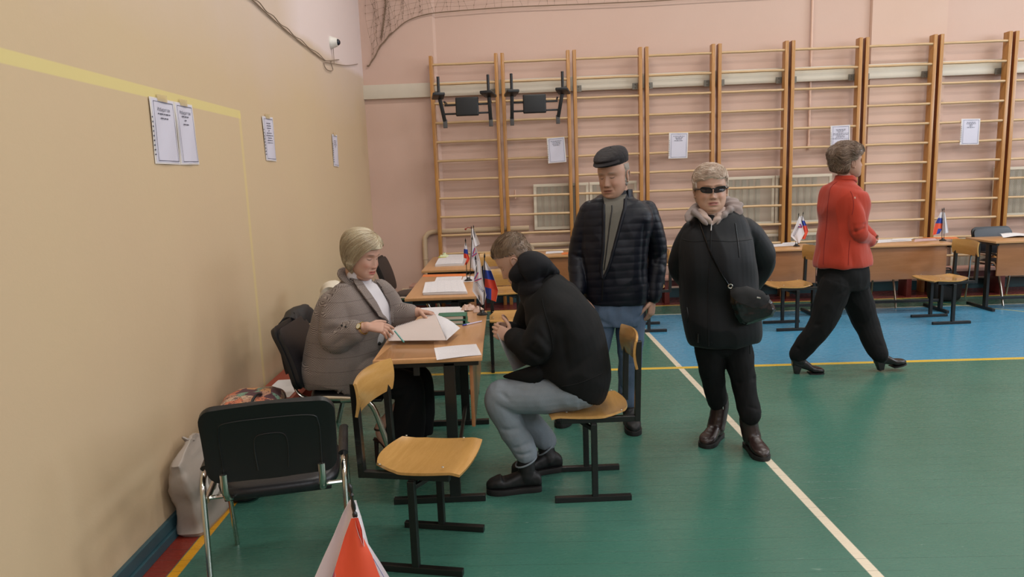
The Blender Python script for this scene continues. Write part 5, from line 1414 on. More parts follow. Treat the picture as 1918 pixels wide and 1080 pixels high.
# beige scarf / neck gaiter and hood lining
M_sc = fabric('beige_scarf', '#b09a90', .8, .4, 200, .14, .2)
M_hood = fabric('taupe_hood_lining', '#8a7c78', .7, .3, 200, .2, .1)
mb = MB()
torso(mb, [(nb+V((0, -.03, -.060)), hd, .060, .050, 1), (nb+V((0, -.040, -.035)), hd, .084, .086, 1), (nb+V((0, -.030, -.005)), hd, .084, .086, 1), (nb+V((0, -.022, .020)), hd, .078, .080, 1), (nb+V((0, -.018, .036)), hd, .068, .072, 1)], 6)
limb(mb, [at(1312, 396, y-.06), at(1322, 408, y-.10), at(1334, 420, y-.115)], [.018, .020, .008]); limb(mb, [at(1354, 392, y-.06), at(1346, 406, y-.10), at(1334, 420, y-.115)], [.018, .020, .008])
def scw(p, n):
    d = p-nb; return .0022*math.sin(d.z*190+d.x*50+4*noise.noise(p*12))+.002*noise.noise(p*30)
fuse(mb, 'scarf', M_sc, pr, .0035, 3, scw)
mb = MB()
limb(mb, [at(1288, 413, y-.075), at(1294, 402, y-.05), at(1303, 393, y+.02), at(1318, 386, y+.08), at(1338, 384, y+.11), at(1360, 379, y+.08), at(1372, 382, y+.02), at(1380, 391, y-.04), at(1388, 402, y-.065)], [.006, .016, .024, .032, .038, .034, .026, .018, .006], 5, 18, ry=[.012, .034, .044, .044, .042, .046, .048, .038, .014])
limb(mb, [at(1300, 398, y-.07), at(1312, 408, y-.10), at(1324, 420, y-.12)], [.020, .016, .005]); limb(mb, [at(1368, 392, y-.06), at(1356, 402, y-.10), at(1342, 420, y-.12)], [.022, .016, .005])
def hoodw(p, n):
    d = p-nb; a = math.atan2(d.y, d.x); return .0035*math.sin(a*13+d.z*70)+.006*noise.noise(V((p.x*18, p.y*18, p.z*26)))
fuse(mb, 'hood', M_hood, pr, .004, 3, hoodw)
# trousers
mb = MB(); limb(mb, [hl, hl.lerp(kl, .5), kl, kl.lerp(al, .5), al+V((0, 0, .03))], [.085, .080, .068, .061, .058]); limb(mb, [hr, hr.lerp(kr, .5), kr, kr.lerp(ar_, .5), ar_+V((0, 0, .03))], [.088, .082, .070, .063, .062])
limb(mb, [hl, (hl+hr)/2, hr], [.085, .09, .085])
fuse(mb, 'trousers', M_blackcloth, pr, .006, 3, folds([(kr+V((-.07, -.05, .0)), kr+V((.07, -.05, .03)), .012, -.007), (ar_+V((-.06, -.05, .10)), ar_+V((.06, -.05, .07)), .010, -.007), (kl+V((-.07, -.05, .0)), kl+V((.07, -.05, .03)), .012, -.007), (al+V((-.06, -.05, .07)), al+V((.06, -.05, .10)), .010, -.007)], .004, 12, (1, 1, .6), 7))
M_boot = plain('dark_brown_leather', '#2a1c1a', .32, var=.2, bump=.2, bscale=50)
q = atz(1362, 812)
fl = foot_m((al.x+.02, al.y+.03, 0), -128); fr_ = foot_m((ar_.x+.012, ar_.y+.07, 0), -88)
b1 = shoe(pr, fl, .25, M_boot, M_rubber, [al+V((.01, .0, .0)), al+V((0, 0, .07))], .055, sole=.022, name='boot', shaft_r=[.052, .058], wide=1.05)
b2 = shoe(pr, fr_, .25, M_boot, M_rubber, [ar_+V((.0, .02, -.03)), ar_+V((0, .005, .035))], .055, sole=.022, name='boot', shaft_r=[.052, .058], wide=1.05)
M_silver = plain('silver_metal', '#b5b0a8', .25, 1.)
for b_, L_ in ((b1, [(1353, 752), (1354, 758), (1354, 766)]), (b2, [(1416, 776), (1417, 784), (1417, 792)])):
    zb_ = bvh_of(b_); z_ = MB().tube([hit(zb_, u_, v_, .001) for u_, v_ in L_], .0028, 6).build('boot_zip', M_silver, b_)
    for v in z_.data.vertices: v.co -= pr.location
# handbag: hangs in front of her hip, strap across the chest
M_hb = plain('black_glossy_leather', '#111114', .22, var=.15, bump=.25, bscale=22)
M_suede = plain('black_suede_flap', '#0e0e10', .85, var=.1)
yb = y-.23
hb = empty('handbag', at(1408, 575, yb), 0, 'black leather crossbody handbag hanging at the hip of the woman in sunglasses', 'handbag')
def pxp(L, yy): return [at(a, b, yy) for a, b in L]
out = [(1367, 543), (1376, 538), (1400, 540), (1430, 548), (1447, 565), (1454, 580), (1448, 592), (1425, 600), (1398, 609), (1386, 606), (1376, 590), (1368, 565)]
mb = MB(); F = pxp(out, yb-.035); B = pxp(out, yb+.055); n = len(out); cF = sum(F, V())/n
I = [cF.lerp(p, .82)+V((0, -.022, 0)) for p in F]; I2 = [cF.lerp(p, .4)+V((0, -.03, 0)) for p in F]
mb.add(I2+I+F+B+[p.lerp(sum(B, V())/n, .2)+V((0, .02, 0)) for p in B], [tuple(range(n))]+[(k_*n+i, k_*n+(i+1) % n, (k_+1)*n+(i+1) % n, (k_+1)*n+i) for k_ in range(4) for i in range(n)]+[tuple(range(5*n-1, 4*n-1, -1))])
hbo = fuse(mb, 'bag_body', M_hb, hb, .004, 3, lambda p, n: .004*noise.noise(p*24)+.0015*noise.noise(p*70))
bvb = bvh_of(hbo)
patch(bvb, [((1368, 541), (1404, 539)), ((1372, 555), (1436, 552)), ((1383, 566), (1439, 560)), ((1400, 572), (1437, 567)), ((1410, 576), (1428, 572))], 'flap', M_suede, hb, 13, .007, -.005)
MB().box(at(1421, 557.5, yb-.085), (.022, .006, .008), Matrix.Rotation(.2, 3, 'Y')).build('metal_clasp', M_silver, hb, world=True, bevel=.002)
P = [hit(bv, a, b, .006) for a, b in crom([(1312., 420.), (1322., 450.), (1334., 480.), (1350., 510.), (1365., 534.)], 6)]+[at(1370, 541, yb-.03)]
MB().tube(P, .010, 10, V((0, 1, 0)), ry=.004).build('strap', M_hb, hb, world=True)
P = [hit(bv, 1312, 420, .006), at(1309, 410, y-.06), at(1306, 403, y+.04)]
MB().tube(P, .010, 10, V((0, 1, 0)), ry=.004).build('strap', M_hb, hb, world=True)
MB().tube([at(1368, 536, yb-.035)+V((.011*math.cos(t), 0, .011*math.sin(t))) for t in [2*PI*i/14 for i in range(14)]], .003, 6, closed=True).build('strap_ring', M_silver, hb, world=True)
# ================================================================== WOMAN IN RED JACKET (walking right)
y = 5.36
pr = empty('person', (at(1580, 690, y).x, y, 0), 0, 'woman in a red jacket and black trousers striding to the right in heeled ankle boots', 'person')
qr = dict(skin='#b48d7a', blush='#a87560', lip='#a05a50', brow='#5a4436', jaw=1.05)
hd = 14
HC = at(1589, 303, y); HM = head_matrix(HC, 8, -6, 4, 1.02)
nb = at(1583, 344, y-.0); ch = at(1580, 400, y); wa = at(1578, 455, y); pl = at(1580, 515, y)
sl, sr = at(1595, 372, y-.15), at(1572, 366, y+.16)        # near (her right) and far (her left) shoulders
el, er = at(1607, 436, y-.16), at(1612, 430, y+.14); wl, wr_ = at(1632, 452, y-.03), at(1634, 450, y+.10)
h1, h2 = at(1568, 525, y-.07), at(1594, 525, y+.07)
k1, k2 = at(1540, 605, y-.06), at(1622, 605, y+.06); a1, a2 = at(1492, 668, y+.02), at(1647, 668, y-.02)
mb = MB(); add_head(mb, HM, qr)
limb(mb, [HM@V((0, -.025, -.05)), HM@V((0, -.035, -.11)), nb, nb+V((0, 0, -.08))], [.048, .050, .055, .06])
limb(mb, [nb, ch, wa, pl], [.07, .08, .08, .08]); limb(mb, [sl, nb+V((0, 0, -.07)), sr], [.04, .05, .04])
limb(mb, [sl, el, wl], [.035, .032, .024]); limb(mb, [sr, er, wr_], [.035, .032, .024]); limb(mb, [h1, pl, h2], [.06, .08, .06])
limb(mb, [h1, k1, a1], [.06, .045, .033]); limb(mb, [h2, k2, a2], [.06, .045, .033])
hand(mb, wl, V((.0, .95, -.2)), V((-.7, .1, .6)), 1, (.9, 1., 1., 1.), .85, (.9, .6)); hand(mb, wr_, V((-.25, -1, -.25)), V((-.7, 0, .5)), -1, (.8, .9, 1., 1.), .85, (.9, .6))
fuse(mb, 'body', M_skin, pr, .0027, 1, colfn=face_color(qr, HM))
def hm(p, a):
    if p.y > .02: inr = p.z > .050-.3*max(0, abs(p.x)-.05)
    else: inr = p.z > (.014 if p.y > -.03 and abs(p.x) > .05 else -.068)
    if not inr: return -.008
    t_ = .012+.016*max(0, min(1, p.z/.08))+.030*max(0, min(1, (-p.y-.01)/.07))*(1-.55*max(0, min(1, (p.z-.05)/.05)))
    if p.z < -.03: t_ *= max(.25, 1-(-.03-p.z)/.05)
    return t_+.006*noise.noise(V((p.x*18, p.y*22+4, p.z*22)))
M_hr = hair3('brown_wavy_hair', '#3e2d26', '#5f4a3e', '#7f6858', '#a08a78')
hair_build(qr, HM, hm, M_hr, pr, lambda p: V((.15*math.sin(p.z*90), -1, .15+.6*math.sin(p.y*60+p.x*30))) if p.z > -.02 else V((0, -.4, -.9)), 3000, (.035, .075), .0013, (.001, .012), 5, jitter=.45)
M_redj = fabric('red_wool_jacket', '#a8321c', .85, .35, 260, .08, .25)
mb = MB()
torso(mb, [(at(1577, 497, y), hd, .185, .200, .85), (at(1577, 485, y), hd, .190, .200, .85), (at(1577, 450, y), hd, .178, .168, .88), (at(1579, 415, y), hd, .178, .155, .88), (at(1579, 385, y), hd, .188, .160, .85), (at(1578, 362, y), hd, .175, .135, .85), (at(1580, 350, y), hd, .13, .10, .9), (at(1582, 340, y), hd, .082, .075, 1), (at(1583, 330, y), hd, .066, .064, 1)], 6)
limb(mb, [sl+V((0, .03, .0)), sl.lerp(el, .5), el, el.lerp(wl, .6), wl.lerp(el, .12)], [.068, .064, .060, .052, .045])
limb(mb, [sr+V((0, -.03, .0)), sr.lerp(er, .5), er, er.lerp(wr_, .6), wr_.lerp(er, .12)], [.068, .064, .060, .052, .045])
rj = fuse(mb, 'red_jacket', M_redj, pr, .006, 4, folds([(at(1590, 400, y-.22), at(1602, 440, y-.22), .013, -.018), (at(1588, 392, y-.22), at(1572, 398, y-.2), .010, -.006), (at(1588, 402, y-.22), at(1568, 412, y-.2), .010, -.006), (el+V((-.06, -.05, .01)), el+V((.04, -.07, .05)), .012, -.008), (el+V((-.05, -.05, .06)), el+V((.06, -.06, .07)), .012, -.006), (at(1592, 455, y-.2), at(1598, 495, y-.2), .016, -.006)], .009, 6, (1, 1, .6), 3))
bv = bvh_of(rj)
M_redd = fabric('red_wool_seam', '#7d1611', .9, .3)
seamline(bv, [(1568, 340), (1556, 352), (1551, 380), (1548, 420), (1544, 460), (1542, 495)], .0028, 'back_seam', M_redd, pr, .0)
seamline(bv, [(1593, 358), (1597, 368), (1599, 385), (1596, 402)], .0022, 'sleeve_seam', M_redd, pr, .0)
seamline(bv, [(1592, 450), (1590, 470), (1589, 496)], .002, 'side_seam', M_redd, pr, .0)
mb = MB()
for z in (0, .018): mb.tube([at(1584, 334, y)+V((0, 0, z-.005))+rgt(hd)*math.cos(t)*(.072-z*.3)+fwd(hd)*math.sin(t)*(.070-z*.3)+V((0, 0, -.025*max(0, math.sin(t)))) for t in [2*PI*i/26 for i in range(26)]], .012, 8, closed=True)
fuse(mb, 'collar', M_redj, pr, .005, 2)
# trousers
mb = MB(); torso(mb, [(at(1578, 488, y), hd, .165, .165, .9), (at(1579, 515, y), hd, .178, .178, .9), (at(1580, 540, y), hd, .16, .17, .9)], 5)
limb(mb, [h1+V((0, 0, -.02)), h1.lerp(k1, .5), k1, k1.lerp(a1, .55), a1+V((.01, 0, .02))], [.115, .108, .092, .080, .066])
limb(mb, [h2+V((0, 0, -.02)), h2.lerp(k2, .5), k2, k2.lerp(a2, .55), a2+V((0, 0, .02))], [.115, .108, .092, .078, .066])
fuse(mb, 'trousers', M_blackcloth, pr, .006, 3, folds([(k1+V((-.08, -.06, .0)), k1+V((.08, -.06, .05)), .014, -.008), (k2+V((-.08, -.06, .02)), k2+V((.08, -.06, -.02)), .014, -.008), (h1+V((-.05, -.12, -.1)), h1+V((.12, -.12, .0)), .016, -.008), (a2+V((-.06, -.06, .12)), a2+V((.06, -.06, .08)), .012, -.008), (a1+V((-.06, -.06, .10)), a1+V((.06, -.06, .06)), .012, -.008)], .005, 9, (1, 1, .6), 9))
M_bb = plain('black_boot_leather', '#141012', .28, var=.15, bump=.1, bscale=40)
hz = atz(1488, 690); 
shoe(pr, foot_m((a1.x-.035, a1.y, .0), -6, 0), .245, M_bb, M_rubber, [a1+V((0, 0, -.02)), a1+V((0, 0, .045))], .045, sole=.008, heel=.052, name='ankle_boot', shaft_r=[.042, .050])
shoe(pr, foot_m((a2.x-.02, a2.y, .004), 4, 11), .245, M_bb, M_rubber, [a2+V((0, 0, -.02)), a2+V((0, 0, .045))], .045, sole=.008, heel=.052, name='ankle_boot', shaft_r=[.042, .050])
# ================================================================== SEATED MAN IN BLACK HOODIE (facing left)
y = 3.50
pr = empty('person', (at(1080, 760, y).x, y, .0), 0, 'seated man in a black hooded jacket and pale jeans, bent forward over a grey sheet', 'person')
qh = dict(skin='#b8937f', blush='#b07c68', lip='#a8685c', brow='#8a6a4c', browk=.5, down=True, jaw=.98, stubble='#b08a70')
hd = 172
HC = at(966, 487, y+.14); HM = head_matrix(HC, 166, 34, -4, 1.02)
nb = at(1003, 530, y+.07)
sn, sf = at(1040, 585, y-.10), at(1010, 560, y+.24)           # near (left) and far (right) shoulders
en, ef = at(1000, 655, y-.12), at(975, 640, y+.26); wn, wf = at(960, 632, y-.02), at(955, 618, y+.16)
pl = V((at(1085, 725, y).x, y+.01, .56)); wa = at(1092, 650, y+.03); ch = at(1040, 570, y+.06)
hn, hf = V((pl.x-.03, y-.09, .53)), V((pl.x-.03, y+.11, .53))
kn, kf = at(930, 742, y-.03), at(955, 748, y+.22)
an, af = at(985, 852, y-.02), at(1022, 828, y+.22)
mb = MB(); add_head(mb, HM, qh)
limb(mb, [HM@V((0, -.02, -.05)), HM@V((0, -.045, -.10)), nb, nb.lerp(ch, .4)], [.054, .057, .058, .045])
limb(mb, [nb, ch, wa, pl], [.05, .06, .08, .08]); limb(mb, [sn, ch, sf], [.045, .05, .045])
limb(mb, [sn, en, wn], [.042, .036, .027]); limb(mb, [sf, ef, wf], [.042, .036, .027]); limb(mb, [hn, pl, hf], [.07, .08, .07])
limb(mb, [hn, kn, an], [.06, .048, .038]); limb(mb, [hf, kf, af], [.06, .048, .038])
hand(mb, wn, V((-.70, .1, .30)), V((.1, .95, -.2)), -1, (.7, .8, .9, 1.0), .92, (.6, .5)); hand(mb, wf, V((-.6, -.3, .2)), V((.1, -.9, 0)), 1, (.8, .9, 1., 1.1), .9)
fuse(mb, 'body', M_skin, pr, .0027, 1, colfn=face_color(qh, HM))
def hm(p, a):
    if p.y > .055: inr = p.z > .062+.3*max(0, p.y-.085)
    elif p.y > -.01: inr = p.z > .040+.35*p.y
    else: inr = p.z > -.02
    if abs(p.x) > .066 and -.03 < p.y < .02 and p.z < .03: inr = False
    if not inr: return -.006
    t_ = max(.0022, .020*max(0, min(1, (p.z-.035)/.06)))
    return t_+.0012*noise.noise(V((p.x*60, p.y*40, p.z*60)))
M_hh = hair3('fair_short_hair', '#4d3b2e', '#6f5946', '#937e69')
hair_build(qh, HM, hm, M_hh, pr, lambda p: V((-.2, -.75, .5)) if p.z > .055 else V((0, -.5, -1)), 1700, (.018, .036), .0010, (.0, .008), 9, jitter=.4)
# jacket with hood
M_hood2 = fabric('black_cotton_jacket', '#0a0a0b', .85, .2, 360, .10, .0)
mb = MB()
torso(mb, [(at(1066, 714, y+.02), 178, .195, .185, .85), (at(1070, 703, y+.02), 178, .215, .195, .85), (at(1070, 665, y+.03), 176, .225, .185, .85), (at(1062, 620, y+.04), 174, .235, .175, .85), (at(1040, 580, y+.06), 172, .235, .160, .85), (at(1022, 553, y+.07), 170, .190, .125, .9), (at(1010, 540, y+.08), 170, .135, .115, 1), (at(1002, 530, y+.08), 170, .105, .10, 1)], 6)
limb(mb, [sn+V((0, .05, 0)), sn.lerp(en, .45), en, en.lerp(wn, .5), wn.lerp(en, .10)], [.088, .086, .080, .068, .052])
limb(mb, [sf+V((0, -.05, 0)), sf.lerp(ef, .45), ef, ef.lerp(wf, .5), wf.lerp(ef, .10)], [.088, .086, .080, .068, .052])
# open front skirt of the jacket hanging over the lap
limb(mb, [at(1010, 700, y-.10), at(975, 703, y-.08), at(944, 705, y-.02)], [.045, .030, .010], 5, 16, ry=[.035, .02, .008])
jk = fuse(mb, 'jacket', M_hood2, pr, .0065, 4, folds([(at(1015, 580, y-.2), at(1035, 645, y-.2), .022, -.014), (at(1050, 600, y-.2), at(1060, 680, y-.2), .020, -.008), (at(960, 640, y-.2), at(1015, 672, y-.2), .014, -.012), (at(985, 600, y-.2), at(1030, 650, y-.2), .014, -.008), (at(1010, 640, y-.2), at(1040, 690, y-.2), .018, .008),
    (at(1060, 700, y-.2), at(1120, 660, y-.2), .018, -.006), (at(975, 665, y-.2), at(1000, 645, y-.2), .012, -.008)], .006, 6, (1, 1, 1), 11))
bv = bvh_of(jk)
seamline(bv, [(1015, 560), (1022, 590), (1032, 625), (1034, 660), (1020, 675)], .003, 'sleeve_seam', M_hood2, pr, .001)
seamline(bv, [(1000, 716), (1040, 724), (1085, 717), (1126, 700)], .003, 'hem_seam', M_hood2, pr, .001)
# hood bunched on the shoulders
mb = MB()
limb(mb, [at(969, 521, y+.10), at(976, 514, y+.09), at(986, 508, y+.09), at(998, 503, y+.08), at(1010, 502, y+.08), at(1028, 506, y+.08), at(1042, 510, y+.07)], [.034, .054, .076, .092, .074, .044, .020], 6, 28, ry=[.075, .10, .115, .125, .12, .10, .06])
limb(mb, [at(972, 534, y+.08), at(984, 536, y+.08), at(1002, 538, y+.08), at(1026, 538, y+.08)], [.040, .055, .066, .056], 5, 24, ry=[.07, .10, .13, .13])
fuse(mb, 'hood', fabric('dark_hood_cotton', '#0d0d13', .8, .25, 300, .10, .0), pr, .006, 6, folds([(at(978, 528, y-.2), at(1036, 514, y-.2), .012, -.010), (at(985, 492, y-.2), at(1034, 503, y-.2), .012, -.007), (at(972, 515, y-.2), at(1000, 512, y-.2), .014, -.006), (at(968, 500, y-.2), at(1010, 500, y-.2), .012, -.007), (at(960, 535, y-.2), at(990, 545, y-.2), .010, -.006)], .003, 8, (1, 1, 1), 5))
# jeans
M_lj = denim('washed_grey_denim', '#5d6771', '#7b858e')
mb = MB()
limb(mb, [hn+V((.01, .0, .01)), hn.lerp(kn, .4), hn.lerp(kn, .85), kn+V((.02, 0, .0)), kn.lerp(an, .15), kn.lerp(an, .55), an+V((0, 0, .015))], [.092, .096, .084, .078, .078, .071, .061])
limb(mb, [hf+V((.01, .0, .01)), hf.lerp(kf, .4), hf.lerp(kf, .85), kf+V((.02, 0, .0)), kf.lerp(af, .15), kf.lerp(af, .55), af+V((0, 0, .015))], [.092, .096, .084, .078, .078, .070, .061])
limb(mb, [hn+V((.03, 0, .01)), pl+V((.03, 0, .01)), hf+V((.03, 0, .01))], [.090, .095, .090])
fuse(mb, 'jeans', M_lj, pr, .006, 3, folds([(kn+V((.1, -.08, -.02)), kn+V((-.0, -.09, .06)), .012, -.006), (kn+V((.10, -.08, -.07)), kn+V((-.02, -.09, -.01)), .010, -.005), (kn+V((.05, -.09, .08)), kn+V((.22, -.09, .03)), .014, -.007), (kn.lerp(an, .5)+V((-.06, -.07, 0)), kn.lerp(an, .6)+V((.06, -.07, .04)), .014, -.007), (an+V((-.06, -.06, .06)), an+V((.06, -.06, .10)), .012, -.008), (an+V((-.06, -.06, .02)), an+V((.06, -.06, .04)), .010, -.008),
    (at(1040, 735, y-.15), at(1100, 722, y-.15), .012, -.006)], .0035, 10, (1, 1, .7), 8))
M_cuff = denim('denim_hem', '#667079', '#828c95')
for a_, k_ in ((an, kn), (af, kf)):
    d = (a_-k_).normalized(); c_ = a_+V((0, 0, -.030)); q1, q2 = frame(d, V((1, 0, 0)))
    MB().tube([c_+(q1*math.cos(t)+q2*math.sin(t))*.0585 for t in [2*PI*i/26 for i in range(26)]], .0045, 8, closed=True).build('hem', M_cuff, pr, world=True)
shoe(pr, foot_m((an.x+.075, an.y-.0, 0), 180+4), .285, M_blackshoe, M_rubber, [an+V((.0, 0, -.02)), an+V((0, 0, .03))], .046, sole=.026, laces=M_blackshoe, wide=1.05, toe=1.35)
shoe(pr, foot_m((af.x+.085, af.y, 0), 180+14), .285, M_blackshoe, M_rubber, [af+V((.0, 0, -.02)), af+V((0, 0, .03))], .046, sole=.026, laces=M_blackshoe, wide=1.05, toe=1.35)
# grey sheet in his hands
P = []
c4 = [at(931, 624, y-.03), at(947, 632, y+.05), at(1002, 676, y+.10), at(962, 694, y-.02)]
for i in range(9):
    f = i/8; row = []
    for j in range(7):
        g = j/6; p = c4[0].lerp(c4[3], f).lerp(c4[1].lerp(c4[2], f), g); row.append(p+V((0, -.02*math.sin(PI*f), 0)))
    P.append(row)
o = MB().grid(P, .001).build('paper_sheet', plain('grey_paper', '#a39e9c', .6, var=.03), angle=70); tag(o, 'large grey sheet of paper held low by the seated man in the black hoodie', 'paper')

# ================================================================== SEATED WOMAN IN TWEED (facing right)
y = 3.95
pr = empty('person', (-.92, y, .0), 0, 'seated woman with a blond bob, checked tweed jacket and white turtleneck, turning a page', 'person')
qt = dict(skin='#b99380', blush='#b47866', lip='#a8564c', brow='#6a5040', browk=.75, down=True, jaw=1.12, wide=1.02, cheek=1.35, nose=.95)
hd = -24
HC = at(679, 477, y-.03); HM = head_matrix(HC, -31, 15, -2, 1.02)
nb = at(672, 530, y+.01)
sn, sf = at(640, 560, y-.16), at(712, 545, y+.16)
en, ef = at(628, 634, y-.20), at(738, 590, y+.14)
wn, wf = at(687, 612, y-.30), at(783, 584, y+.10)
ch = at(670, 580, y); wa = at(648, 660, y); pl = V((-.95, y+.02, .57))
hn, hf = V((-.90, y-.10, .54)), V((-.92, y+.12, .54))
kn, kf = at(772, 718, y-.05), at(790, 706, y+.16); an, af = at(713, 800, y-.03), at(760, 800, y+.14)
mb = MB(); add_head(mb, HM, qt); mb.ball(HM@V((0, .03, -.112)), V((.048, .045, .024)), 16, 10, HM.to_3x3().normalized())
limb(mb, [HM@V((0, -.02, -.05)), HM@V((0, -.035, -.10)), nb, nb.lerp(ch, .4)], [.050, .052, .058, .07])
limb(mb, [nb, ch, wa, pl], [.07, .09, .09, .09]); limb(mb, [sn, nb.lerp(ch, .5), sf], [.045, .06, .045])
limb(mb, [sn, en, en.lerp(wn, .35), wn], [.042, .040, .040, .028]); limb(mb, [sf, ef, ef.lerp(wf, .35), wf], [.042, .040, .040, .028]); limb(mb, [hn, pl, hf], [.07, .08, .07])
limb(mb, [hn, kn, an], [.06, .048, .034]); limb(mb, [hf, kf, af], [.06, .048, .034])
# bare feet in sandals
for a_ in (an, af):
    limb(mb, [a_+V((0, 0, .0)), a_+V((.005, 0, -.045)), a_+V((.055, -.01, -.105)), a_+V((.095, -.02, -.155)), a_+V((.13, -.025, -.172))], [.034, .034, .030, .024, .014], 5, 16, ry=[.030, .033, .038, .040, .028])
hand(mb, wn, V((.95, .10, -.10)), V((-.15, .50, -.85)), 1, (.30, .55, .75, .85), .98, (.5, .4))
hand(mb, wf, V((.92, -.18, -.12)), V((-.05, -.2, -1)), -1, (.30, .35, .4, .45), .98, (.3, .3))
fuse(mb, 'body', M_skin, pr, .0027, 1, colfn=face_color(qt, HM))
# bob: parted on her left, swept over the near side
def hm(p, a):
    front = p.y > .048
    side = abs(p.x) > .045
    if front: inr = p.z > .052+.10*max(0, -p.x+.0)*0+(.0 if p.x > .0 else .0)-.9*max(0, abs(p.x)-.045)
    elif p.y > .015 and side: inr = p.z > -.035+.9*(p.y-.015)
    else: inr = p.z > -.095 if p.y < .0 else p.z > -.065
    if p.x > .03 and p.y > -.0: inr = p.y < .026+(p.z+.03)*.60 and p.z > -.085
    if p.x < -.02 and p.y > .03: inr = p.z > .062-.8*max(0, abs(p.x)-.05)
    if abs(p.x) <= .045 and p.z < -.02 and p.y > -.02: inr = False
    if not inr: return -.010
    t_ = .018+.005*max(0, min(1, (p.z+.02)/.10))+.012*max(0, min(1, -p.y/.08))
    if p.z < -.03: t_ = .024*max(.3, 1-((-.03-p.z)/.08)**1.5)+.004
    return t_+.003*noise.noise(V((p.x*20, p.y*20, p.z*8)))
M_ht = hair3('blond_hair', '#685641', '#8b785d', '#a59478', '#bfb398')
part = V((-.028, .06, .10))
def fl(p):
    d = V((p.x-part.x, (p.y-.035)*.7, 0)); d = d.normalized() if d.length > 1e-5 else V((1, 0, 0))
    return V((d.x*.8, d.y*.55-.25, -.25-.9*max(0, (.09-p.z)/.09))) if p.z > -.04 else V((-.25*p.x/.07, .10, -1))
hair_build(qt, HM, hm, M_ht, pr, fl, 4200, (.07, .13), .0011, (.0, .002), 12, jitter=.04, steps=9)
# turtleneck
M_tn = fabric('white_knit', '#cfcbd0', .8, .4, 240, .05, .1)
mb = MB(); limb(mb, [HM@V((0, -.012, -.120)), nb+V((.008, -.01, .01)), nb.lerp(ch, .35)+V((.01, -.02, 0))], [.060, .066, .080], 6, 28)
torso(mb, [(at(680, 640, y), hd, .12, .11, .9), (at(680, 600, y), hd, .13, .115, .9), (at(676, 570, y), hd, .13, .105, .9), (at(674, 545, y), hd, .10, .085, .95), (at(673, 535, y), hd, .075, .07, 1)])
tn = fuse(mb, 'turtleneck', M_tn, pr, .005, 4, lambda p, n: .003*noise.noise(p*16))
# tweed jacket: herringbone
t = NT('brown_herringbone_tweed'); co = t.coord(); x_, y_, z_ = t.sep(co)
u = t.math('ADD', x_, t.math('MULTIPLY', y_, .8)); zz = t.math('ABSOLUTE', t.math('SUBTRACT', t.math('FRACT', t.math('DIVIDE', u, .026)), .5))
s1 = t.math('SINE', t.math('MULTIPLY', t.math('ADD', z_, t.math('MULTIPLY', zz, .026)), 2*PI/.0078))
n1 = t.noise(300, 2, .6, co); n2 = t.noise(5, 3, .6, co)
f = t.math('ADD', t.math('MULTIPLY', s1, .42), t.math('ADD', t.math('MULTIPLY', n1, .5), .25), clamp=True)
ck = t.math('LESS_THAN', t.math('FRACT', t.math('DIVIDE', z_, .075)), .06)
col = t.mix(f, rgb('#443937'), rgb('#a49992')); col = t.mix(t.math('MULTIPLY', n2, .25), col, rgb('#6a5650')); col = t.mix(t.math('MULTIPLY', ck, .3), col, rgb('#3a2c2a'))
t.bump(f, .25, .002); M_tw = t.out(col, .9, 0., .2, Sheen_Weight=.1)
mb = MB()
torso(mb, [(V((-.945, y+.01, .49)), hd, .215, .185, .8), (V((-.945, y+.01, .53)), hd, .235, .205, .8), (at(646, 680, y), hd, .235, .205, .85), (at(650, 630, y), hd, .225, .195, .85), (at(660, 590, y), hd, .225, .180, .85), (at(666, 562, y), hd, .225, .145, .85), (at(669, 546, y), hd, .19, .115, .9), (at(670, 535, y), hd, .12, .09, .95), (at(671, 528, y), hd, .075, .07, 1)], 6)
limb(mb, [sn+V((.0, .04, 0)), sn.lerp(en, .5)+V((-.01, 0, 0)), en, en.lerp(wn, .40), en.lerp(wn, .62)], [.078, .080, .076, .068, .060])
limb(mb, [sf+V((-.0, -.04, 0)), sf.lerp(ef, .5), ef, ef.lerp(wf, .40), ef.lerp(wf, .66)], [.078, .078, .072, .062, .056])
limb(mb, [V((-.90, y-.12, .56)), V((-.80, y-.11, .56)), V((-.70, y-.10, .55))], [.13, .11, .06], 5, 20, ry=[.11, .09, .05])
tw = fuse(mb, 'tweed_jacket', M_tw, pr, .006, 4, folds([(en+V((-.06, -.07, .05)), en+V((.07, -.07, .08)), .014, -.010), (en+V((-.05, -.07, .10)), en+V((.07, -.06, .15)), .014, -.009), (en+V((-.02, -.09, -.04)), en.lerp(wn, .4)+V((0, -.06, .0)), .014, -.010), (at(625, 570, y-.3), at(640, 610, y-.3), .016, -.008), (ef+V((-.05, -.07, .03)), ef+V((.06, -.07, .06)), .012, -.009), (at(650, 665, y-.25), at(680, 700, y-.25), .018, -.009), (at(610, 690, y-.2), at(670, 712, y-.2), .016, -.008), (at(655, 640, y-.25), at(645, 690, y-.25), .018, -.008)], .006, 7, (1, 1, .7), 6))
bv = bvh_of(tw)
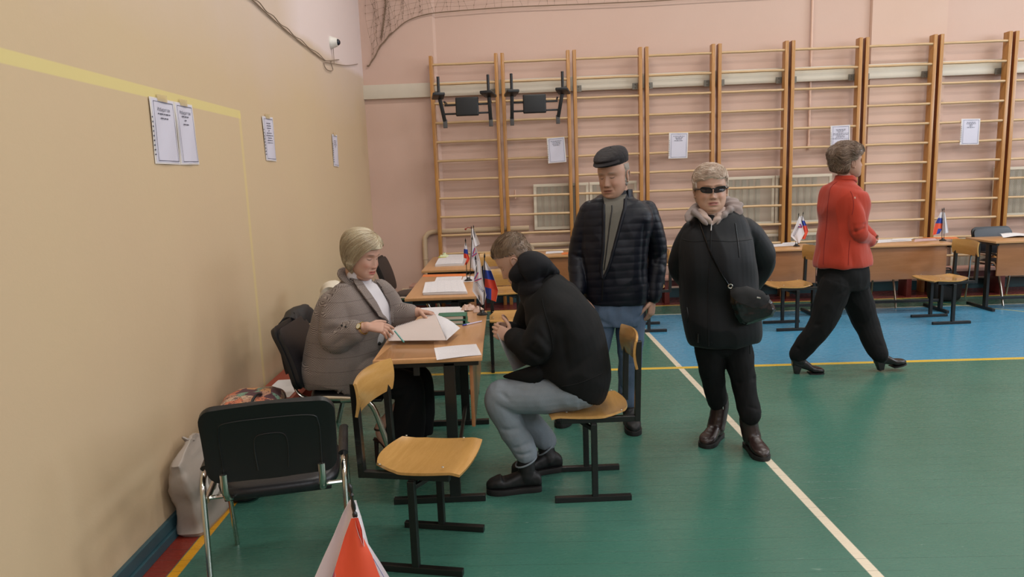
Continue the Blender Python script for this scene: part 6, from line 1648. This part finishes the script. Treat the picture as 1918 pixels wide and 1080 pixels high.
# white shirt front between the lapels
patch(bv, [((672, 522), (698, 526)), ((678, 534), (706, 538)), ((690, 556), (718, 556)), ((704, 580), (730, 580)), ((716, 598), (734, 600)), ((726, 606), (733, 607))], 'turtleneck_front', M_tn, pr, 13, .006, -.004)
M_tw2 = M_tw
MB().tube([nb+V((-.005, .0, .012))+rgt(hd)*math.cos(t)*.086+fwd(hd)*math.sin(t)*.080+V((0, 0, -.05*math.sin(t))) for t in [math.radians(152+236*i/24) for i in range(25)]], [.010+.010*math.sin(PI*i/24) for i in range(25)], 12, ry=[.02+.012*math.sin(PI*i/24) for i in range(25)]).build('collar', M_tw, pr, world=True)
patch(bv, [((655, 517), (668, 522)), ((660, 528), (681, 540)), ((668, 545), (695, 560)), ((684, 566), (708, 583)), ((704, 592), (722, 602))], 'lapel', M_tw2, pr, 9, .016, -.008)
patch(bv, [((704, 528), (710, 529)), ((709, 538), (724, 544)), ((718, 556), (733, 560)), ((730, 580), (739, 580)), ((734, 600), (738, 602))], 'lapel', M_tw2, pr, 9, .014, -.008)
seamline(bv, [(655, 517), (661, 529), (670, 546), (686, 567), (704, 592), (721, 603)], .003, 'lapel_edge', fabric('dark_tweed_edge', '#2e2423', .9), pr, .017)
for b_ in ((709, 643), ):
    MB().ball(hit(bv, b_[0], b_[1], .004), (.011, .006, .011), 12, 8).build('jacket_button', M_cap, pr, world=True)
for b_ in ((641, 610), (648, 612)):
    MB().ball(hit(bv, b_[0], b_[1], .003), (.006, .005, .006), 10, 6).build('sleeve_button', M_cap, pr, world=True)
# trousers: wide black
mb = MB()
for h_, k_, a_ in ((hn, kn, an), (hf, kf, af)):
    limb(mb, [h_, h_.lerp(k_, .5), k_+V((-.02, 0, -.01))], [.10, .095, .080]); limb(mb, [k_+V((-.02, 0, -.01)), k_+V((-.02, 0, -.12)), k_+V((-.045, 0, -.24)), k_+V((-.065, 0, -.325))], [.080, .088, .105, .118], 5, 24, ry=[.080, .08, .085, .088], ref=(1, 0, 0))
limb(mb, [hn, pl, hf], [.10, .11, .10])
fuse(mb, 'trousers', M_blackcloth, pr, .0065, 4, folds([(kn+V((-.12, -.08, -.02)), kn+V((.02, -.09, .0)), .014, -.008), (kn.lerp(an, .3)+V((0, -.1, 0)), kn.lerp(an, .9)+V((.02, -.1, 0)), .02, -.012), (kn.lerp(an, .3)+V((.08, -.1, 0)), kn.lerp(an, .9)+V((.10, -.1, 0)), .02, -.010)], .005, 9, (1, 1, .5), 13))
M_sand = plain('dark_brown_sandal', '#2a1814', .4)
for a_ in (an, af):
    c_ = a_+V((0, 0, -.005)); sb = MB().tube([c_+V((.036*math.cos(t), .034*math.sin(t), .0)) for t in [2*PI*i/20 for i in range(20)]], .006, 8, closed=True, ry=.003)
    sb.tube([a_+V((.06, -.06, -.15)), a_+V((.085, -.05, -.125)), a_+V((.095, -.02, -.118)), a_+V((.095, .015, -.125)), a_+V((.075, .03, -.155))], .008, 8)
    sb.tube([a_+V((-.045, 0, -.065)), a_+V((.0, 0, -.085)), a_+V((.05, -.012, -.148)), a_+V((.10, -.022, -.185)), a_+V((.15, -.03, -.19))], [.022, .032, .034, .040, .025], 12, V((0, 1, 0)), ry=[.008]*5)
    sb.tube([a_+V((-.03, 0, -.075)), a_+V((-.035, 0, -a_.z+.002))], [.014, .009], 8)
    sb.build('sandal', M_sand, pr, world=True)
# watch, ring
M_gold = plain('gold_metal', '#b39a58', .25, 1.); M_dial = plain('watch_dial', '#d6cfb4', .3)
d = (wn-en).normalized(); c_ = at(676, 612, wn.y); c_ = en.lerp(wn, .9); q1, q2 = frame(d, V((0, 0, 1)))
wt = MB().tube([c_+(q1*math.cos(t)+q2*math.sin(t))*.031 for t in [2*PI*i/26 for i in range(26)]], .0045, 8, closed=True, ry=.0025).build('wrist_watch', M_gold, pr, world=True)
nd = V((-.10, -.80, .55)).normalized(); nd = (nd-d*nd.dot(d)).normalized(); f0 = c_+nd*.033; a1_, a2_ = frame(nd, d)
for r_, h_, m_ in ((.0165, .006, M_gold), (.0135, .0072, M_dial)):
    o_ = MB().rings([(f0+nd*z, a1_, a2_, r_, r_, 1.) for z in (-.003, h_)], 22).build('watch_case' if r_ > .015 else 'watch_dial', m_, wt)
    for v in o_.data.vertices: v.co -= pr.location
pen(at(739, 619, wn.y-.02), at(757, 641, wn.y-.06), 'ballpoint_pen', 'green pencil held between the fingers of the woman in tweed', '#2f7f78', '#2f7f78', .0042)
# ================================================================== LIGHT, CAMERA
k = 0
for ly in (-.5, 3.0, 6.5):
    for lx in (0.6, 4.2, 7.8):
        area('ceiling_light', (lx, ly, H-.12), (0, 0, 0), 1.3, .35, (30 if (lx < 1 and ly < 0) else 75)*LK, (1, .955, .90))
# daylight through the windows of the right and rear walls
for wy in (-.5, 2.6, 5.7):
    area('window_daylight', (9.9, wy, 3.1), (0, math.radians(80), 0), 2.2, 2.4, 185*LK, (.74, .87, 1))
area('window_daylight', (2.5, -2.85, 3.2), (math.radians(78), 0, 0), 5.5, 2.2, 150*LK, (.80, .90, 1))
w = bpy.data.worlds.new('world'); scene.world = w; w.use_nodes = True
w.node_tree.nodes['Background'].inputs[0].default_value = (.8, .85, 1, 1); w.node_tree.nodes['Background'].inputs[1].default_value = .4
cd = bpy.data.cameras.new('camera'); cam = bpy.data.objects.new('camera', cd); COL.objects.link(cam)
cd.sensor_width = 36; cd.lens = CAM_F*36/1918; cd.clip_start = .02
cam.matrix_world = Matrix(((CR.x, CU.x, -CF.x, 0), (CR.y, CU.y, -CF.y, 0), (CR.z, CU.z, -CF.z, CAM_H), (0, 0, 0, 1)))
scene.camera = cam
vs = scene.view_settings; vs.view_transform = 'Standard'; vs.look = 'None'; vs.gamma = 1; vs.use_curve_mapping = False; vs.exposure = EXPO
